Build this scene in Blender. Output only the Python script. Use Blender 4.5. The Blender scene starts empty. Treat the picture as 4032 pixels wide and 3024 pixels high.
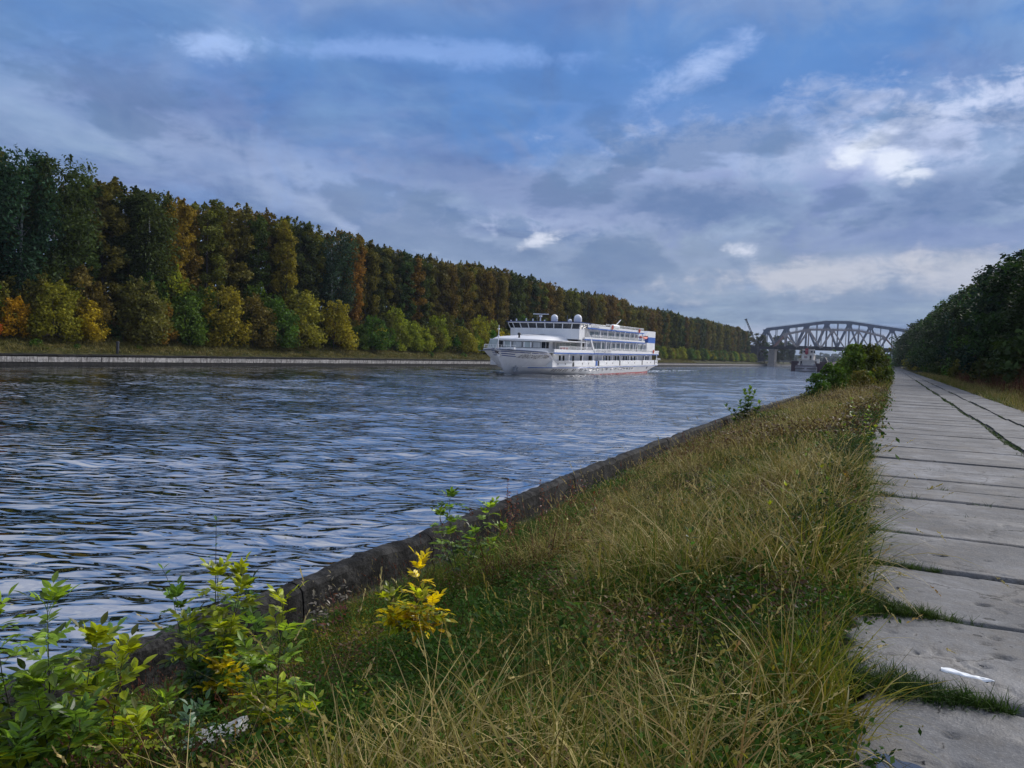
import bpy, bmesh, math, random
import numpy as np
from mathutils import Vector, Matrix, Euler, noise as mnoise
RNG = np.random.default_rng(7)
random.seed(7)
SC = bpy.context.scene
COL = SC.collection
PI = math.pi
R = math.radians

# ------------------------------------------------------------------ camera
EYE = Vector((0.0, 0.0, 4.0))
cam_data = bpy.data.cameras.new('camera')
cam_data.sensor_width = 36.0
cam_data.lens = 27.04
cam_data.clip_start = 0.05
cam_data.clip_end = 20000.0
cam = bpy.data.objects.new('camera', cam_data)
COL.objects.link(cam)
SC.camera = cam
yaw, pitch, roll = R(26.343), R(-2.3345), R(2.0)
fwd = Vector((-math.sin(yaw) * math.cos(pitch), math.cos(yaw) * math.cos(pitch), math.sin(pitch)))
rt0 = Vector((math.cos(yaw), math.sin(yaw), 0.0))
up0 = rt0.cross(fwd)
rt = rt0 * math.cos(roll) + up0 * math.sin(roll)
up = up0 * math.cos(roll) - rt0 * math.sin(roll)
cam.matrix_world = Matrix(((rt.x, up.x, -fwd.x, EYE.x), (rt.y, up.y, -fwd.y, EYE.y), (rt.z, up.z, -fwd.z, EYE.z), (0, 0, 0, 1)))

# ------------------------------------------------------------------ exposure
SC.view_settings.view_transform = 'Standard'
SC.view_settings.look = 'None'
SC.view_settings.exposure = 0.5
SC.view_settings.gamma = 1.0
SC.render.engine = 'CYCLES'
SC.cycles.max_bounces = 6
SC.cycles.diffuse_bounces = 2
SC.cycles.glossy_bounces = 3
SC.cycles.transmission_bounces = 3
SC.cycles.transparent_max_bounces = 6
SC.cycles.volume_bounces = 0
SC.cycles.use_denoising = True

SUN_AZ = R(28.0)      # clockwise from +y (towards +x): the bright clouds up the canal, over the right bank
SUN_EL = R(34.0)

# ------------------------------------------------------------------ node helper
class NT:
    def __init__(self, tree):
        self.t = tree
        self.n = tree.nodes
        self.l = tree.links
    def put(self, sock, v):
        if v is None:
            return
        if isinstance(v, bpy.types.NodeSocket):
            self.l.new(v, sock)
        elif isinstance(v, (tuple, list)) and sock.type == 'RGBA' and len(v) == 3:
            sock.default_value = (*v, 1)
        else:
            sock.default_value = v
    def math(self, op, a, b=None, c=None, clamp=False):
        m = self.n.new('ShaderNodeMath'); m.operation = op; m.use_clamp = clamp
        self.put(m.inputs[0], a); self.put(m.inputs[1], b); self.put(m.inputs[2], c)
        return m.outputs[0]
    def vmath(self, op, a, b=None, out=0):
        m = self.n.new('ShaderNodeVectorMath'); m.operation = op
        self.put(m.inputs[0], a); self.put(m.inputs[1], b)
        return m.outputs[out]
    def mix(self, f, a, b, mode='MIX'):
        m = self.n.new('ShaderNodeMix'); m.data_type = 'RGBA'; m.blend_type = mode
        self.put(m.inputs[0], f); self.put(m.inputs[6], a); self.put(m.inputs[7], b)
        return m.outputs[2]
    def noise(self, vec, scale, detail=4, rough=0.55, dist=0.0, out=0):
        m = self.n.new('ShaderNodeTexNoise')
        self.put(m.inputs['Vector'], vec); m.inputs['Scale'].default_value = scale
        m.inputs['Detail'].default_value = detail; m.inputs['Roughness'].default_value = rough
        m.inputs['Distortion'].default_value = dist
        return m.outputs[out]
    def voro(self, vec, scale, feature='F1', out='Distance', rnd=1.0):
        m = self.n.new('ShaderNodeTexVoronoi'); m.feature = feature
        self.put(m.inputs['Vector'], vec); m.inputs['Scale'].default_value = scale
        m.inputs['Randomness'].default_value = rnd
        return m.outputs[out]
    def ramp(self, v, stops, interp='LINEAR'):
        m = self.n.new('ShaderNodeValToRGB'); cr = m.color_ramp; cr.interpolation = interp
        while len(cr.elements) < len(stops):
            cr.elements.new(0.5)
        for e, (p, c) in zip(cr.elements, stops):
            e.position = p
            e.color = (*c, 1) if isinstance(c, (tuple, list)) else (c, c, c, 1)
        self.put(m.inputs[0], v)
        return m.outputs[0]
    def sstep(self, v, lo, hi):
        m = self.n.new('ShaderNodeMapRange'); m.interpolation_type = 'SMOOTHSTEP'
        self.put(m.inputs[0], v); m.inputs[1].default_value = lo; m.inputs[2].default_value = hi
        m.inputs[3].default_value = 0.0; m.inputs[4].default_value = 1.0
        return m.outputs[0]
    def mapping(self, vec, scale=(1, 1, 1), rot=(0, 0, 0), loc=(0, 0, 0)):
        m = self.n.new('ShaderNodeMapping')
        self.put(m.inputs[0], vec); m.inputs['Scale'].default_value = scale
        m.inputs['Rotation'].default_value = rot; m.inputs['Location'].default_value = loc
        return m.outputs[0]
    def coord(self, which='Object'):
        for n in self.n:
            if n.type == 'TEX_COORD':
                return n.outputs[which]
        return self.n.new('ShaderNodeTexCoord').outputs[which]
    def pos(self):
        return self.n.new('ShaderNodeNewGeometry').outputs['Position']
    def bump(self, h, strength=0.5, dist=0.02, normal=None):
        m = self.n.new('ShaderNodeBump'); m.inputs['Strength'].default_value = strength
        m.inputs['Distance'].default_value = dist
        self.put(m.inputs['Height'], h)
        if normal is not None:
            self.put(m.inputs['Normal'], normal)
        return m.outputs[0]

# ------------------------------------------------------------------ sky
def build_world():
    w = bpy.data.worlds.new('World'); SC.world = w; w.use_nodes = True
    w.node_tree.nodes.clear(); T = NT(w.node_tree)
    D = T.coord('Generated')
    sep = T.n.new('ShaderNodeSeparateXYZ'); T.put(sep.inputs[0], D)
    z = T.math('MAXIMUM', sep.outputs[2], 0.0)
    sky = T.n.new('ShaderNodeTexSky'); sky.sky_type = 'NISHITA'; sky.sun_disc = False
    sky.sun_elevation = SUN_EL; sky.sun_rotation = SUN_AZ
    sky.air_density = 1.2; sky.dust_density = 0.6; sky.ozone_density = 2.0
    skyc = T.mix(1.0, sky.outputs[0], (0.075, 0.075, 0.08), 'MULTIPLY')
    # cloud sheet seen in perspective: direction projected onto a plane overhead
    dz = T.math('ADD', z, 0.13)
    inv = T.math('DIVIDE', 1.0, dz)
    sc = T.n.new('ShaderNodeVectorMath'); sc.operation = 'SCALE'
    T.put(sc.inputs[0], D); T.put(sc.inputs['Scale'], inv)
    P = T.mapping(sc.outputs[0], scale=(1, 1, 0))
    base = T.ramp(z, [(0.0, (0.22, 0.32, 0.45)), (0.04, (0.22, 0.32, 0.48)), (0.09, (0.26, 0.35, 0.52)),
                      (0.15, (0.265, 0.355, 0.535)), (0.22, (0.24, 0.35, 0.57)), (0.29, (0.15, 0.29, 0.57)),
                      (0.36, (0.15, 0.295, 0.59)), (0.45, (0.33, 0.43, 0.66)), (0.54, (0.62, 0.67, 0.82)), (1.0, (0.74, 0.78, 0.90))])
    base = T.mix(0.12, base, skyc)
    n_big = T.noise(T.mapping(P, rot=(0, 0, 0.5), scale=(1.0, 0.75, 1)), 0.85, 7, 0.52, 0.4)
    n_mid = T.noise(P, 2.3, 9, 0.58, 0.35)
    n_wis = T.noise(T.mapping(P, rot=(0, 0, -0.5), scale=(0.9, 1.7, 1), loc=(3, 1, 0)), 1.2, 8, 0.5, 0.8)
    # darker slate undersides
    dk = T.sstep(T.math('ADD', T.math('MULTIPLY', n_big, 0.7), T.math('MULTIPLY', n_mid, 0.35)), 0.50, 0.66)
    c = T.mix(T.math('MULTIPLY', dk, 0.85), base, T.mix(1.0, base, (0.48, 0.60, 0.80), 'MULTIPLY'))
    # thin paler veils
    lt = T.sstep(T.math('ADD', T.math('MULTIPLY', n_wis, 0.75), T.math('MULTIPLY', n_mid, 0.3)), 0.50, 0.72)
    c = T.mix(T.math('MULTIPLY', lt, 0.26), c, (0.45, 0.54, 0.82))
    lump = T.noise(T.mapping(P, scale=(1.3, 0.8, 1), loc=(4, 2, 0), rot=(0, 0, .5)), 1.9, 9, 0.6, 0.5)
    c = T.mix(1.0, c, T.ramp(lump, [(0.30, (0.66, 0.70, 0.80)), (0.47, (0.90, 0.92, 0.95)), (0.60, (1.06, 1.05, 1.03)), (0.72, (1.22, 1.18, 1.10))]), 'MULTIPLY')
    # the cloud banks and openings that stand over the canal
    def blob(cx, cy, cz, ru, rv, tilt, lo, hi, warp=0.9, wn=None):
        cdir = Vector((cx, cy, cz)).normalized()
        e1 = Vector((cdir.y, -cdir.x, 0)).normalized()
        e2 = cdir.cross(e1) * -1
        if e2.z < 0: e2 = -e2
        a, b = math.cos(tilt), math.sin(tilt)
        u = e1 * a + e2 * b
        v = e2 * a - e1 * b
        pu = T.math('DIVIDE', T.vmath('DOT_PRODUCT', D, tuple(u), out=1), ru)
        pv = T.math('DIVIDE', T.vmath('DOT_PRODUCT', D, tuple(v), out=1), rv)
        pu = T.math('SUBTRACT', pu, 0.0); 
        off_u = float(cdir.dot(u)) / ru; off_v = float(cdir.dot(v)) / rv
        pu = T.math('SUBTRACT', pu, off_u); pv = T.math('SUBTRACT', pv, off_v)
        r2 = T.math('SQRT', T.math('ADD', T.math('MULTIPLY', pu, pu), T.math('MULTIPLY', pv, pv)))
        front = T.sstep(T.vmath('DOT_PRODUCT', D, tuple(cdir), out=1), 0.2, 0.6)
        r2 = T.math('ADD', r2, T.math('MULTIPLY', T.math('SUBTRACT', wn, 0.5), warp * 2.3))
        return T.math('MULTIPLY', T.math('SUBTRACT', 1.0, T.sstep(r2, lo, hi)), front)
    wn1 = T.noise(D, 9.0, 8, 0.6, 0.6)
    wn2 = T.noise(T.mapping(D, scale=(1, 1, 2.2), loc=(5, 2, 1)), 22.0, 8, 0.62, 0.5)
    wn3 = T.noise(T.mapping(D, scale=(1, 1, 1.8), loc=(1, 4, 2)), 60.0, 6, 0.6, 0.4)
    wn = T.math('ADD', T.math('MULTIPLY', wn1, 0.50), T.math('ADD', T.math('MULTIPLY', wn2, 0.36), T.math('MULTIPLY', wn3, 0.14)))
    DARK = (0.13, 0.215, 0.41); DEEP = (0.105, 0.25, 0.58); PALE = (0.44, 0.53, 0.76); WHITE = (0.92, 0.97, 1.05); CREAM = (0.56, 0.58, 0.66)
    items = [
        ((-0.2551, 0.9219, 0.2917), 0.26, 0.075, 0.12, 0.2, 1.5, 2.6, wn1, DEEP, 0.75),
        ((-0.42, 0.83, 0.36), 0.50, 0.05, 0.05, 0.2, 1.5, 2.0, wn1, DEEP, 0.5),
        ((-0.60, 0.78, 0.17), 0.33, 0.035, -0.30, 0.2, 1.4, 1.4, wn1, PALE, 0.32),
        ((-0.12, 0.955, 0.235), 0.30, 0.050, 0.12, 0.2, 1.5, 3.4, wn, PALE, 0.6),
        ((0.02, 0.965, 0.26), 0.15, 0.035, 0.32, 0.2, 1.5, 3.6, wn, (0.56, 0.63, 0.86), 0.6),
        ((-0.26, 0.94, 0.185), 0.22, 0.028, 0.05, 0.3, 1.3, 2.6, wn, (0.55, 0.61, 0.85), 0.7),
        ((-0.1, 0.98, 0.115), 0.42, 0.05, 0.0, 0.3, 1.5, 2.2, wn, (0.24, 0.32, 0.47), 0.8),
        ((-0.235, 0.953, 0.190), 0.20, 0.030, -0.03, 0.3, 1.5, 1.7, wn, DARK, 0.95),
        ((-0.46, 0.86, 0.207), 0.16, 0.028, -0.16, 0.3, 1.5, 1.6, wn, (0.19, 0.27, 0.49), 0.9),
        ((0.05, 0.98, 0.180), 0.12, 0.028, 0.06, 0.3, 1.5, 1.6, wn, DARK, 0.92),
        ((-0.074, 0.975, 0.200), 0.05, 0.030, -0.3, 0.25, 1.3, 1.8, wn, (0.20, 0.28, 0.53), 0.9),
        ((0.05, 0.98, 0.148), 0.22, 0.024, 0.0, 0.3, 1.4, 2.4, wn, (0.20, 0.28, 0.50), 0.85),
        ((-0.31, 0.927, 0.224), 0.038, 0.006, -0.1, 0.3, 1.3, 2.4, wn2, (0.25, 0.34, 0.58), 0.8),
        ((-0.20, 0.955, 0.226), 0.045, 0.006, 0.0, 0.3, 1.3, 2.4, wn2, (0.27, 0.35, 0.6), 0.7),
        ((-0.0459, 0.968, 0.2468), 0.024, 0.009, 0.5, 0.1, 1.8, 4.0, wn, WHITE, 0.75),
        ((-0.005, 0.972, 0.225), 0.022, 0.012, -0.6, 0.1, 1.8, 4.0, wn, WHITE, 0.65),
        ((0.0439, 0.9593, 0.2788), 0.075, 0.013, 0.20, 0.1, 1.7, 4.2, wn, (0.66, 0.74, 0.95), 0.62),
        ((-0.6973, 0.634, 0.3344), 0.045, 0.014, 0.05, 0.0, 1.7, 2.8, wn, (0.50, 0.66, 1.0), 0.55),
        ((-0.5476, 0.7595, 0.3511), 0.19, 0.010, 0.05, 0.0, 1.8, 2.8, wn, (0.34, 0.51, 0.92), 0.45),
        ((-0.222, 0.914, 0.3397), 0.05, 0.014, 0.5, 0.0, 1.8, 3.0, wn, (0.55, 0.68, 1.0), 0.55),
        ((-0.4215, 0.8956, 0.1426), 0.022, 0.006, 0.25, 0.0, 1.9, 4.4, wn, (0.85, 0.88, 0.98), 0.7),
        ((-0.1757, 0.975, 0.1370), 0.020, 0.009, -0.1, 0.0, 1.8, 4.2, wn, (0.82, 0.85, 0.95), 0.75),
        ((-0.0802, 0.9909, 0.108), 0.12, 0.016, 0.12, 0.1, 1.7, 3.2, wn, CREAM, 0.8),
        ((0.0636, 0.9923, 0.106), 0.06, 0.024, 0.0, 0.2, 1.5, 1.8, wn, CREAM, 0.75),
        ((-0.3, 0.95, 0.03), 0.5, 0.013, 0.0, 0.3, 1.5, 1.2, wn1, (0.42, 0.47, 0.62), 0.6),
    ]
    for (cx, cy, cz), ru, rv, tilt, lo, hi, warp, wnn, colr, amt in items:
        m = blob(cx, cy, cz, ru, rv, tilt, lo, hi, warp, wnn)
        c = T.mix(T.math('MULTIPLY', m, amt), c, colr)
    fine = T.noise(T.mapping(P, scale=(1, 1, 1), loc=(2, 7, 0)), 6.0, 8, 0.6, 0.2)
    c = T.mix(1.0, c, T.mix(fine, (0.84, 0.86, 0.90), (1.14, 1.12, 1.09)), 'MULTIPLY')
    cu = T.noise(T.mapping(D, scale=(1, 1, 2.4), loc=(3.3, 1.2, 0.4)), 4.6, 9, 0.54, 0.15)
    win = T.math('MULTIPLY', T.sstep(z, 0.07, 0.14), T.math('SUBTRACT', 1.0, T.sstep(z, 0.24, 0.36)))
    cm = T.math('MULTIPLY', T.sstep(cu, 0.50, 0.575), win); rm = T.math('MULTIPLY', T.math('SUBTRACT', T.sstep(cu, 0.42, 0.50), T.sstep(cu, 0.50, 0.56)), win)
    c = T.mix(T.math('MULTIPLY', cm, 0.55), c, (0.135, 0.215, 0.385)); c = T.mix(T.math('MULTIPLY', rm, 0.13), c, (0.50, 0.58, 0.80))
    bg = T.n.new('ShaderNodeBackground'); T.put(bg.inputs[0], c); bg.inputs[1].default_value = 0.74
    o = T.n.new('ShaderNodeOutputWorld'); T.l.new(bg.outputs[0], o.inputs[0])
    w.cycles.sampling_method = 'MANUAL'; w.cycles.sample_map_resolution = 512
build_world()
sun_d = bpy.data.lights.new('sun', 'SUN'); sun_d.energy = 2.3; sun_d.angle = R(22); sun_d.color = (1.0, 0.95, 0.9)
sun = bpy.data.objects.new('sun', sun_d); COL.objects.link(sun)
sdir = Vector((math.sin(SUN_AZ) * math.cos(SUN_EL), math.cos(SUN_AZ) * math.cos(SUN_EL), math.sin(SUN_EL)))
sun.rotation_euler = sdir.to_track_quat('Z', 'Y').to_euler()
sun.location = (0, 0, 60)

# ------------------------------------------------------------------ object helpers
def link(o, parent=None):
    COL.objects.link(o)
    if parent is not None:
        o.parent = parent
    return o
def tag(o, label=None, cat=None, group=None, kind=None):
    if label: o['label'] = label
    if cat: o['category'] = cat
    if group: o['group'] = group
    if kind: o['kind'] = kind
    return o
def empty(name, loc=(0, 0, 0), rz=0.0):
    o = bpy.data.objects.new(name, None); o.location = loc; o.rotation_euler = (0, 0, rz)
    o.empty_display_size = 0.5
    return link(o)
def np_mesh(name, verts, faces, k, mats=(), smooth=False, attrs=None, mat_idx=None):
    """faces: (n,k) int array, all with k corners"""
    me = bpy.data.meshes.new(name)
    verts = np.asarray(verts, dtype=np.float32); faces = np.asarray(faces, dtype=np.int32)
    nv, nf = len(verts), len(faces)
    me.vertices.add(nv); me.vertices.foreach_set('co', verts.ravel())
    me.loops.add(nf * k); me.loops.foreach_set('vertex_index', faces.ravel())
    me.polygons.add(nf)
    me.polygons.foreach_set('loop_start', np.arange(0, nf * k, k, dtype=np.int32))
    me.polygons.foreach_set('loop_total', np.full(nf, k, dtype=np.int32))
    if smooth:
        me.polygons.foreach_set('use_smooth', np.ones(nf, dtype=bool))
    if mat_idx is not None:
        me.polygons.foreach_set('material_index', np.asarray(mat_idx, dtype=np.int32))
    me.update(calc_edges=True)
    for an, av in (attrs or {}).items():
        a = me.attributes.new(an, 'FLOAT', 'POINT'); a.data.foreach_set('value', np.asarray(av, dtype=np.float32))
    for m in mats: me.materials.append(m)
    return me
def mobj(name, me, parent=None, loc=(0, 0, 0), rz=0.0):
    o = bpy.data.objects.new(name, me); o.location = loc; o.rotation_euler = (0, 0, rz)
    return link(o, parent)
class MB:
    def __init__(self):
        self.v = []; self.f = []; self.m = []
    def add(self, vs, fs, m=0):
        n = len(self.v); self.v += [tuple(p) for p in vs]; self.f += [tuple(i + n for i in f) for f in fs]; self.m += [m] * len(fs)
        return self
    def box(self, x0, x1, y0, y1, z0, z1, m=0):
        return self.add([(x0, y0, z0), (x1, y0, z0), (x1, y1, z0), (x0, y1, z0), (x0, y0, z1), (x1, y0, z1), (x1, y1, z1), (x0, y1, z1)],
                        [(0, 3, 2, 1), (4, 5, 6, 7), (0, 1, 5, 4), (1, 2, 6, 5), (2, 3, 7, 6), (3, 0, 4, 7)], m)
    def beam(self, p, q, w, h, m=0, upv=(0, 0, 1)):
        p, q = Vector(p), Vector(q); d = (q - p).normalized(); u = Vector(upv)
        if abs(d.dot(u)) > 0.97: u = Vector((0, 1, 0))
        s = d.cross(u).normalized() * (w / 2); t = s.cross(d).normalized() * (h / 2)
        vs = [e + a * s + b * t for e in (p, q) for a, b in ((-1, -1), (1, -1), (1, 1), (-1, 1))]
        return self.add(vs, [(0, 3, 2, 1), (4, 5, 6, 7), (0, 1, 5, 4), (1, 2, 6, 5), (2, 3, 7, 6), (3, 0, 4, 7)], m)
    def tube(self, pts, r, n=6, m=0, cap=True):
        pts = [Vector(p) for p in pts]; rs = r if isinstance(r, (list, tuple)) else [r] * len(pts)
        rings = []
        for i, p in enumerate(pts):
            d = (pts[min(i + 1, len(pts) - 1)] - pts[max(i - 1, 0)]).normalized()
            a = Vector((0, 0, 1)) if abs(d.z) < 0.9 else Vector((1, 0, 0))
            s = d.cross(a).normalized(); t = s.cross(d)
            rings.append([p + (s * math.cos(2 * PI * k / n) + t * math.sin(2 * PI * k / n)) * rs[i] for k in range(n)])
        vs = [v for rg in rings for v in rg]; fs = []
        for i in range(len(pts) - 1):
            for k in range(n):
                fs.append((i * n + k, i * n + (k + 1) % n, (i + 1) * n + (k + 1) % n, (i + 1) * n + k))
        if cap:
            fs.append(tuple(range(n - 1, -1, -1))); fs.append(tuple((len(pts) - 1) * n + k for k in range(n)))
        return self.add(vs, fs, m)
    def lathe(self, prof, n=12, m=0, at=(0, 0, 0)):
        vs = []; fs = []
        for r_, z_ in prof:
            vs += [(at[0] + r_ * math.cos(2 * PI * k / n), at[1] + r_ * math.sin(2 * PI * k / n), at[2] + z_) for k in range(n)]
        for i in range(len(prof) - 1):
            for k in range(n):
                fs.append((i * n + k, i * n + (k + 1) % n, (i + 1) * n + (k + 1) % n, (i + 1) * n + k))
        fs.append(tuple(range(n - 1, -1, -1))); fs.append(tuple((len(prof) - 1) * n + k for k in range(n)))
        return self.add(vs, fs, m)
    def grid(self, rows, m=0, close=False):
        nr, nc = len(rows), len(rows[0]); vs = [p for r_ in rows for p in r_]; fs = []
        for i in range(nr - 1):
            for j in range(nc - 1):
                fs.append((i * nc + j, i * nc + j + 1, (i + 1) * nc + j + 1, (i + 1) * nc + j))
        return self.add(vs, fs, m)
    def build(self, name, mats, parent=None, loc=(0, 0, 0), rz=0.0, smooth=False, bevel=0.0):
        me = bpy.data.meshes.new(name); me.from_pydata(self.v, [], self.f)
        mats = mats if isinstance(mats, (list, tuple)) else [mats]
        for mm in mats: me.materials.append(mm)
        me.polygons.foreach_set('material_index', self.m)
        if smooth: me.polygons.foreach_set('use_smooth', [True] * len(self.f))
        me.update()
        o = mobj(name, me, parent, loc, rz)
        if bevel:
            b = o.modifiers.new('bevel', 'BEVEL'); b.width = bevel; b.segments = 2; b.limit_method = 'ANGLE'
        return o

# ------------------------------------------------------------------ materials
def new_mat(name):
    m = bpy.data.materials.new(name); m.use_nodes = True; m.node_tree.nodes.clear()
    T = NT(m.node_tree)
    b = T.n.new('ShaderNodeBsdfPrincipled'); o = T.n.new('ShaderNodeOutputMaterial')
    T.l.new(b.outputs[0], o.inputs[0])
    return m, T, b, o
def simple(name, col, rough=0.5, metal=0.0, var=0.12, vscale=1.5, bump=0.0, bscale=20, spec=0.5, streak=False):
    m, T, b, o = new_mat(name)
    co = T.coord('Object')
    if streak:
        co2 = T.mapping(co, scale=(1, 1, 0.15))
    else:
        co2 = co
    n = T.noise(co2, vscale, 5, 0.6)
    lo = tuple(c * (1 - var) for c in col); hi = tuple(min(c * (1 + var), 1) for c in col)
    T.put(b.inputs['Base Color'], T.mix(T.sstep(n, 0.3, 0.7), lo, hi))
    b.inputs['Roughness'].default_value = rough; b.inputs['Metallic'].default_value = metal
    b.inputs['Specular IOR Level'].default_value = spec
    if bump:
        T.put(b.inputs['Normal'], T.bump(T.noise(co, bscale, 4), bump, 0.02))
    return m
def leaf_mat(name, trans=0.35, patch=0.22, pscale=0.35, rough=0.55, alt=(1.28, 1.12, 0.6), spec=0.3):
    """foliage: object colour, varied leaf by leaf (attribute 'tint') and in world-space patches"""
    m, T, b, o = new_mat(name)
    oi = T.n.new('ShaderNodeObjectInfo')
    at = T.n.new('ShaderNodeAttribute'); at.attribute_name = 'tint'
    c = oi.outputs['Color']
    n = T.noise(T.pos(), pscale, 3, 0.6)
    c = T.mix(T.math('MULTIPLY', T.sstep(n, 0.42, 0.68), patch), c, T.mix(1.0, c, alt, 'MULTIPLY'))
    v = T.math('ADD', T.math('MULTIPLY', at.outputs['Fac'], 1.45), 0.22)
    cc = T.n.new('ShaderNodeVectorMath'); cc.operation = 'SCALE'; T.put(cc.inputs[0], c); T.put(cc.inputs['Scale'], v)
    col = cc.outputs[0]
    if name == 'ash_leaf':
        sp_ = T.noise(T.pos(), 70.0, 4, 0.7)
        col = T.mix(T.math('MULTIPLY', T.sstep(sp_, 0.56, 0.66), 0.6), col, T.mix(1.0, col, (0.5, 0.36, 0.4), 'MULTIPLY'))
    T.put(b.inputs['Base Color'], col); b.inputs['Roughness'].default_value = rough
    b.inputs['Specular IOR Level'].default_value = spec
    tr = T.n.new('ShaderNodeBsdfTranslucent')
    T.put(tr.inputs[0], T.mix(1.0, col, (1.3, 1.25, 0.6), 'MULTIPLY'))
    mx = T.n.new('ShaderNodeMixShader'); mx.inputs[0].default_value = trans
    T.l.new(b.outputs[0], mx.inputs[1]); T.l.new(tr.outputs[0], mx.inputs[2]); T.l.new(mx.outputs[0], o.inputs[0])
    return m
M_LEAF = leaf_mat('foliage', 0.3, spec=0.1, rough=0.6)
M_ASH = leaf_mat('ash_leaf', 0.5, 0.3, 6.0, 0.35, (1.2, 1.05, 0.7), 0.5)
M_BARK = simple('bark', (0.07, 0.06, 0.05), 0.9, var=0.4, vscale=3, bump=0.6, bscale=9)
M_STEM = simple('green_brown_stem', (0.045, 0.038, 0.03), 0.8, var=0.3, vscale=9)
def birch_bark():
    m, T, b, o = new_mat('birch_bark')
    n = T.noise(T.mapping(T.coord('Object'), scale=(2, 2, 6)), 1.2, 4, 0.7)
    T.put(b.inputs['Base Color'], T.mix(T.sstep(n, 0.5, 0.6), (0.42, 0.42, 0.40), (0.04, 0.04, 0.04)))
    b.inputs['Roughness'].default_value = 0.8
    return m
M_BIRCH = birch_bark()
# ================================================================== SETTING
WALL_PTS = [(-60, -5.75), (6, -5.78), (12, -6.0), (20, -6.35), (30, -6.65), (42, -6.85), (60, -6.75), (90, -6.6), (160, -6.4), (300, -6.3), (2600, -6.3)]
def wall_x(y):
    return float(np.interp(y, [p[0] for p in WALL_PTS], [p[1] for p in WALL_PTS]))
PATH_Z = 2.4
def bank_z(x, y):
    """ground between the wall and the slabs, and the verge and slope to the right of them"""
    x = np.asarray(x, dtype=float); y = np.asarray(y, dtype=float)
    wx = np.interp(y, [p[0] for p in WALL_PTS], [p[1] for p in WALL_PTS]) + 0.3
    t = np.clip((x - wx) / (-0.45 - wx), 0, 1)
    left = 0.92 + (PATH_Z - 0.06 - 0.92) * (t ** 0.85) + 0.05 * np.sin(x * 2.1 + y * 0.9) * np.sin(y * 1.3) * np.clip(t * 4, 0, 1) * np.clip((1 - t) * 6, 0, 1)
    far_right = PATH_Z - 0.05 + np.clip(x - 6.2, 0, 100) ** 1.25 * 0.26
    far_right = np.minimum(far_right, 12.5 + 0.02 * x)
    return np.where(x < -0.45, left, np.where(x < 4.8, PATH_Z - 0.19, far_right - 0.03 + 0.04 * np.sin(x * 1.7 + y)))

def grass_ground_mat():
    m, T, b, o = new_mat('grassy_soil')
    p = T.pos()
    n = T.noise(p, 0.8, 6, 0.65); n2 = T.noise(p, 7.0, 5, 0.7)
    c = T.mix(T.sstep(n, 0.35, 0.65), (0.035, 0.042, 0.014), (0.085, 0.075, 0.028))
    c = T.mix(T.math('MULTIPLY', T.sstep(n2, 0.45, 0.7), 0.6), c, (0.02, 0.018, 0.01))
    T.put(b.inputs['Base Color'], c); b.inputs['Roughness'].default_value = 0.95
    T.put(b.inputs['Normal'], T.bump(n2, 0.9, 0.06)); b.inputs['Specular IOR Level'].default_value = 0.1
    return m
M_SOIL = grass_ground_mat()
# near bank ground: one sheet from the wall to the hillside
def near_ground():
    xs = np.concatenate([np.linspace(0, 1, 22) ** 1.0 * 5.3 , np.linspace(5.31, 5.32, 1)])
    ys = np.concatenate([np.arange(-30, 60, 0.5), np.arange(60, 200, 2.0), np.arange(200, 800, 10), np.arange(800, 6001, 200)])
    rows = []
    xr = np.concatenate([[-0.44, 1, 3, 4.79], np.arange(4.81, 10, 0.6), np.arange(10, 40, 2.5), [50, 80, 200, 900, 4000]])
    for y in ys:
        wx = wall_x(y) + 0.05
        left = wx + (-0.46 - wx) * np.linspace(0, 1, 22)
        rows.append(np.concatenate([left, xr]))
    X = np.array(rows); Y = np.repeat(ys[:, None], X.shape[1], 1)
    Z = bank_z(X, Y)
    nr, nc = X.shape
    V = np.stack([X, Y, Z], -1).reshape(-1, 3)
    i, j = np.meshgrid(np.arange(nr - 1), np.arange(nc - 1), indexing='ij'); a = (i * nc + j).ravel()
    F = np.stack([a, a + 1, a + nc + 1, a + nc], -1)
    o = mobj('ground', np_mesh('ground', V, F, 4, [M_SOIL], True)); tag(o, kind='structure')
near_ground()

# far bank: grassy slope, then level ground to the horizon
def far_z(x, y):
    d = -np.asarray(x, float) - 104.8
    z = np.interp(d, [0, 0.8, 6.0, 8.5, 20, 5000], [1.5, 1.75, 3.3, 3.75, 4.0, 6.0])
    return z + 0.12 * np.sin(y * 0.35 + d) * np.clip(d / 3, 0, 1) * np.clip(1 - d / 60, 0, 1)
def far_ground():
    ds = np.array([0, .4, .8, 1.6, 2.6, 3.6, 4.6, 5.6, 6.6, 7.6, 9, 12, 16, 22, 35, 80, 300, 1200, 4500])
    ys = np.concatenate([[-3000, -600], np.arange(-100, 400, 2.0), np.arange(400, 900, 10), [1000, 1300, 2000, 3500, 6000]])
    X = -104.8 - np.repeat(ds[None], len(ys), 0); Y = np.repeat(ys[:, None], len(ds), 1); Z = far_z(X, Y)
    nr, nc = X.shape; V = np.stack([X, Y, Z], -1).reshape(-1, 3)
    i, j = np.meshgrid(np.arange(nr - 1), np.arange(nc - 1), indexing='ij'); a = (i * nc + j).ravel()
    F = np.stack([a, a + nc, a + nc + 1, a + 1], -1)
    o = mobj('terrain', np_mesh('terrain', V, F, 4, [M_SOIL], True)); tag(o, kind='structure')
far_ground()
# the ground that closes the canal in the far distance
o = MB().box(-4600, 4000, 2600, 6000, -1.0, 1.6).build('far_terrain', M_SOIL); tag(o, kind='structure')

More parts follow.
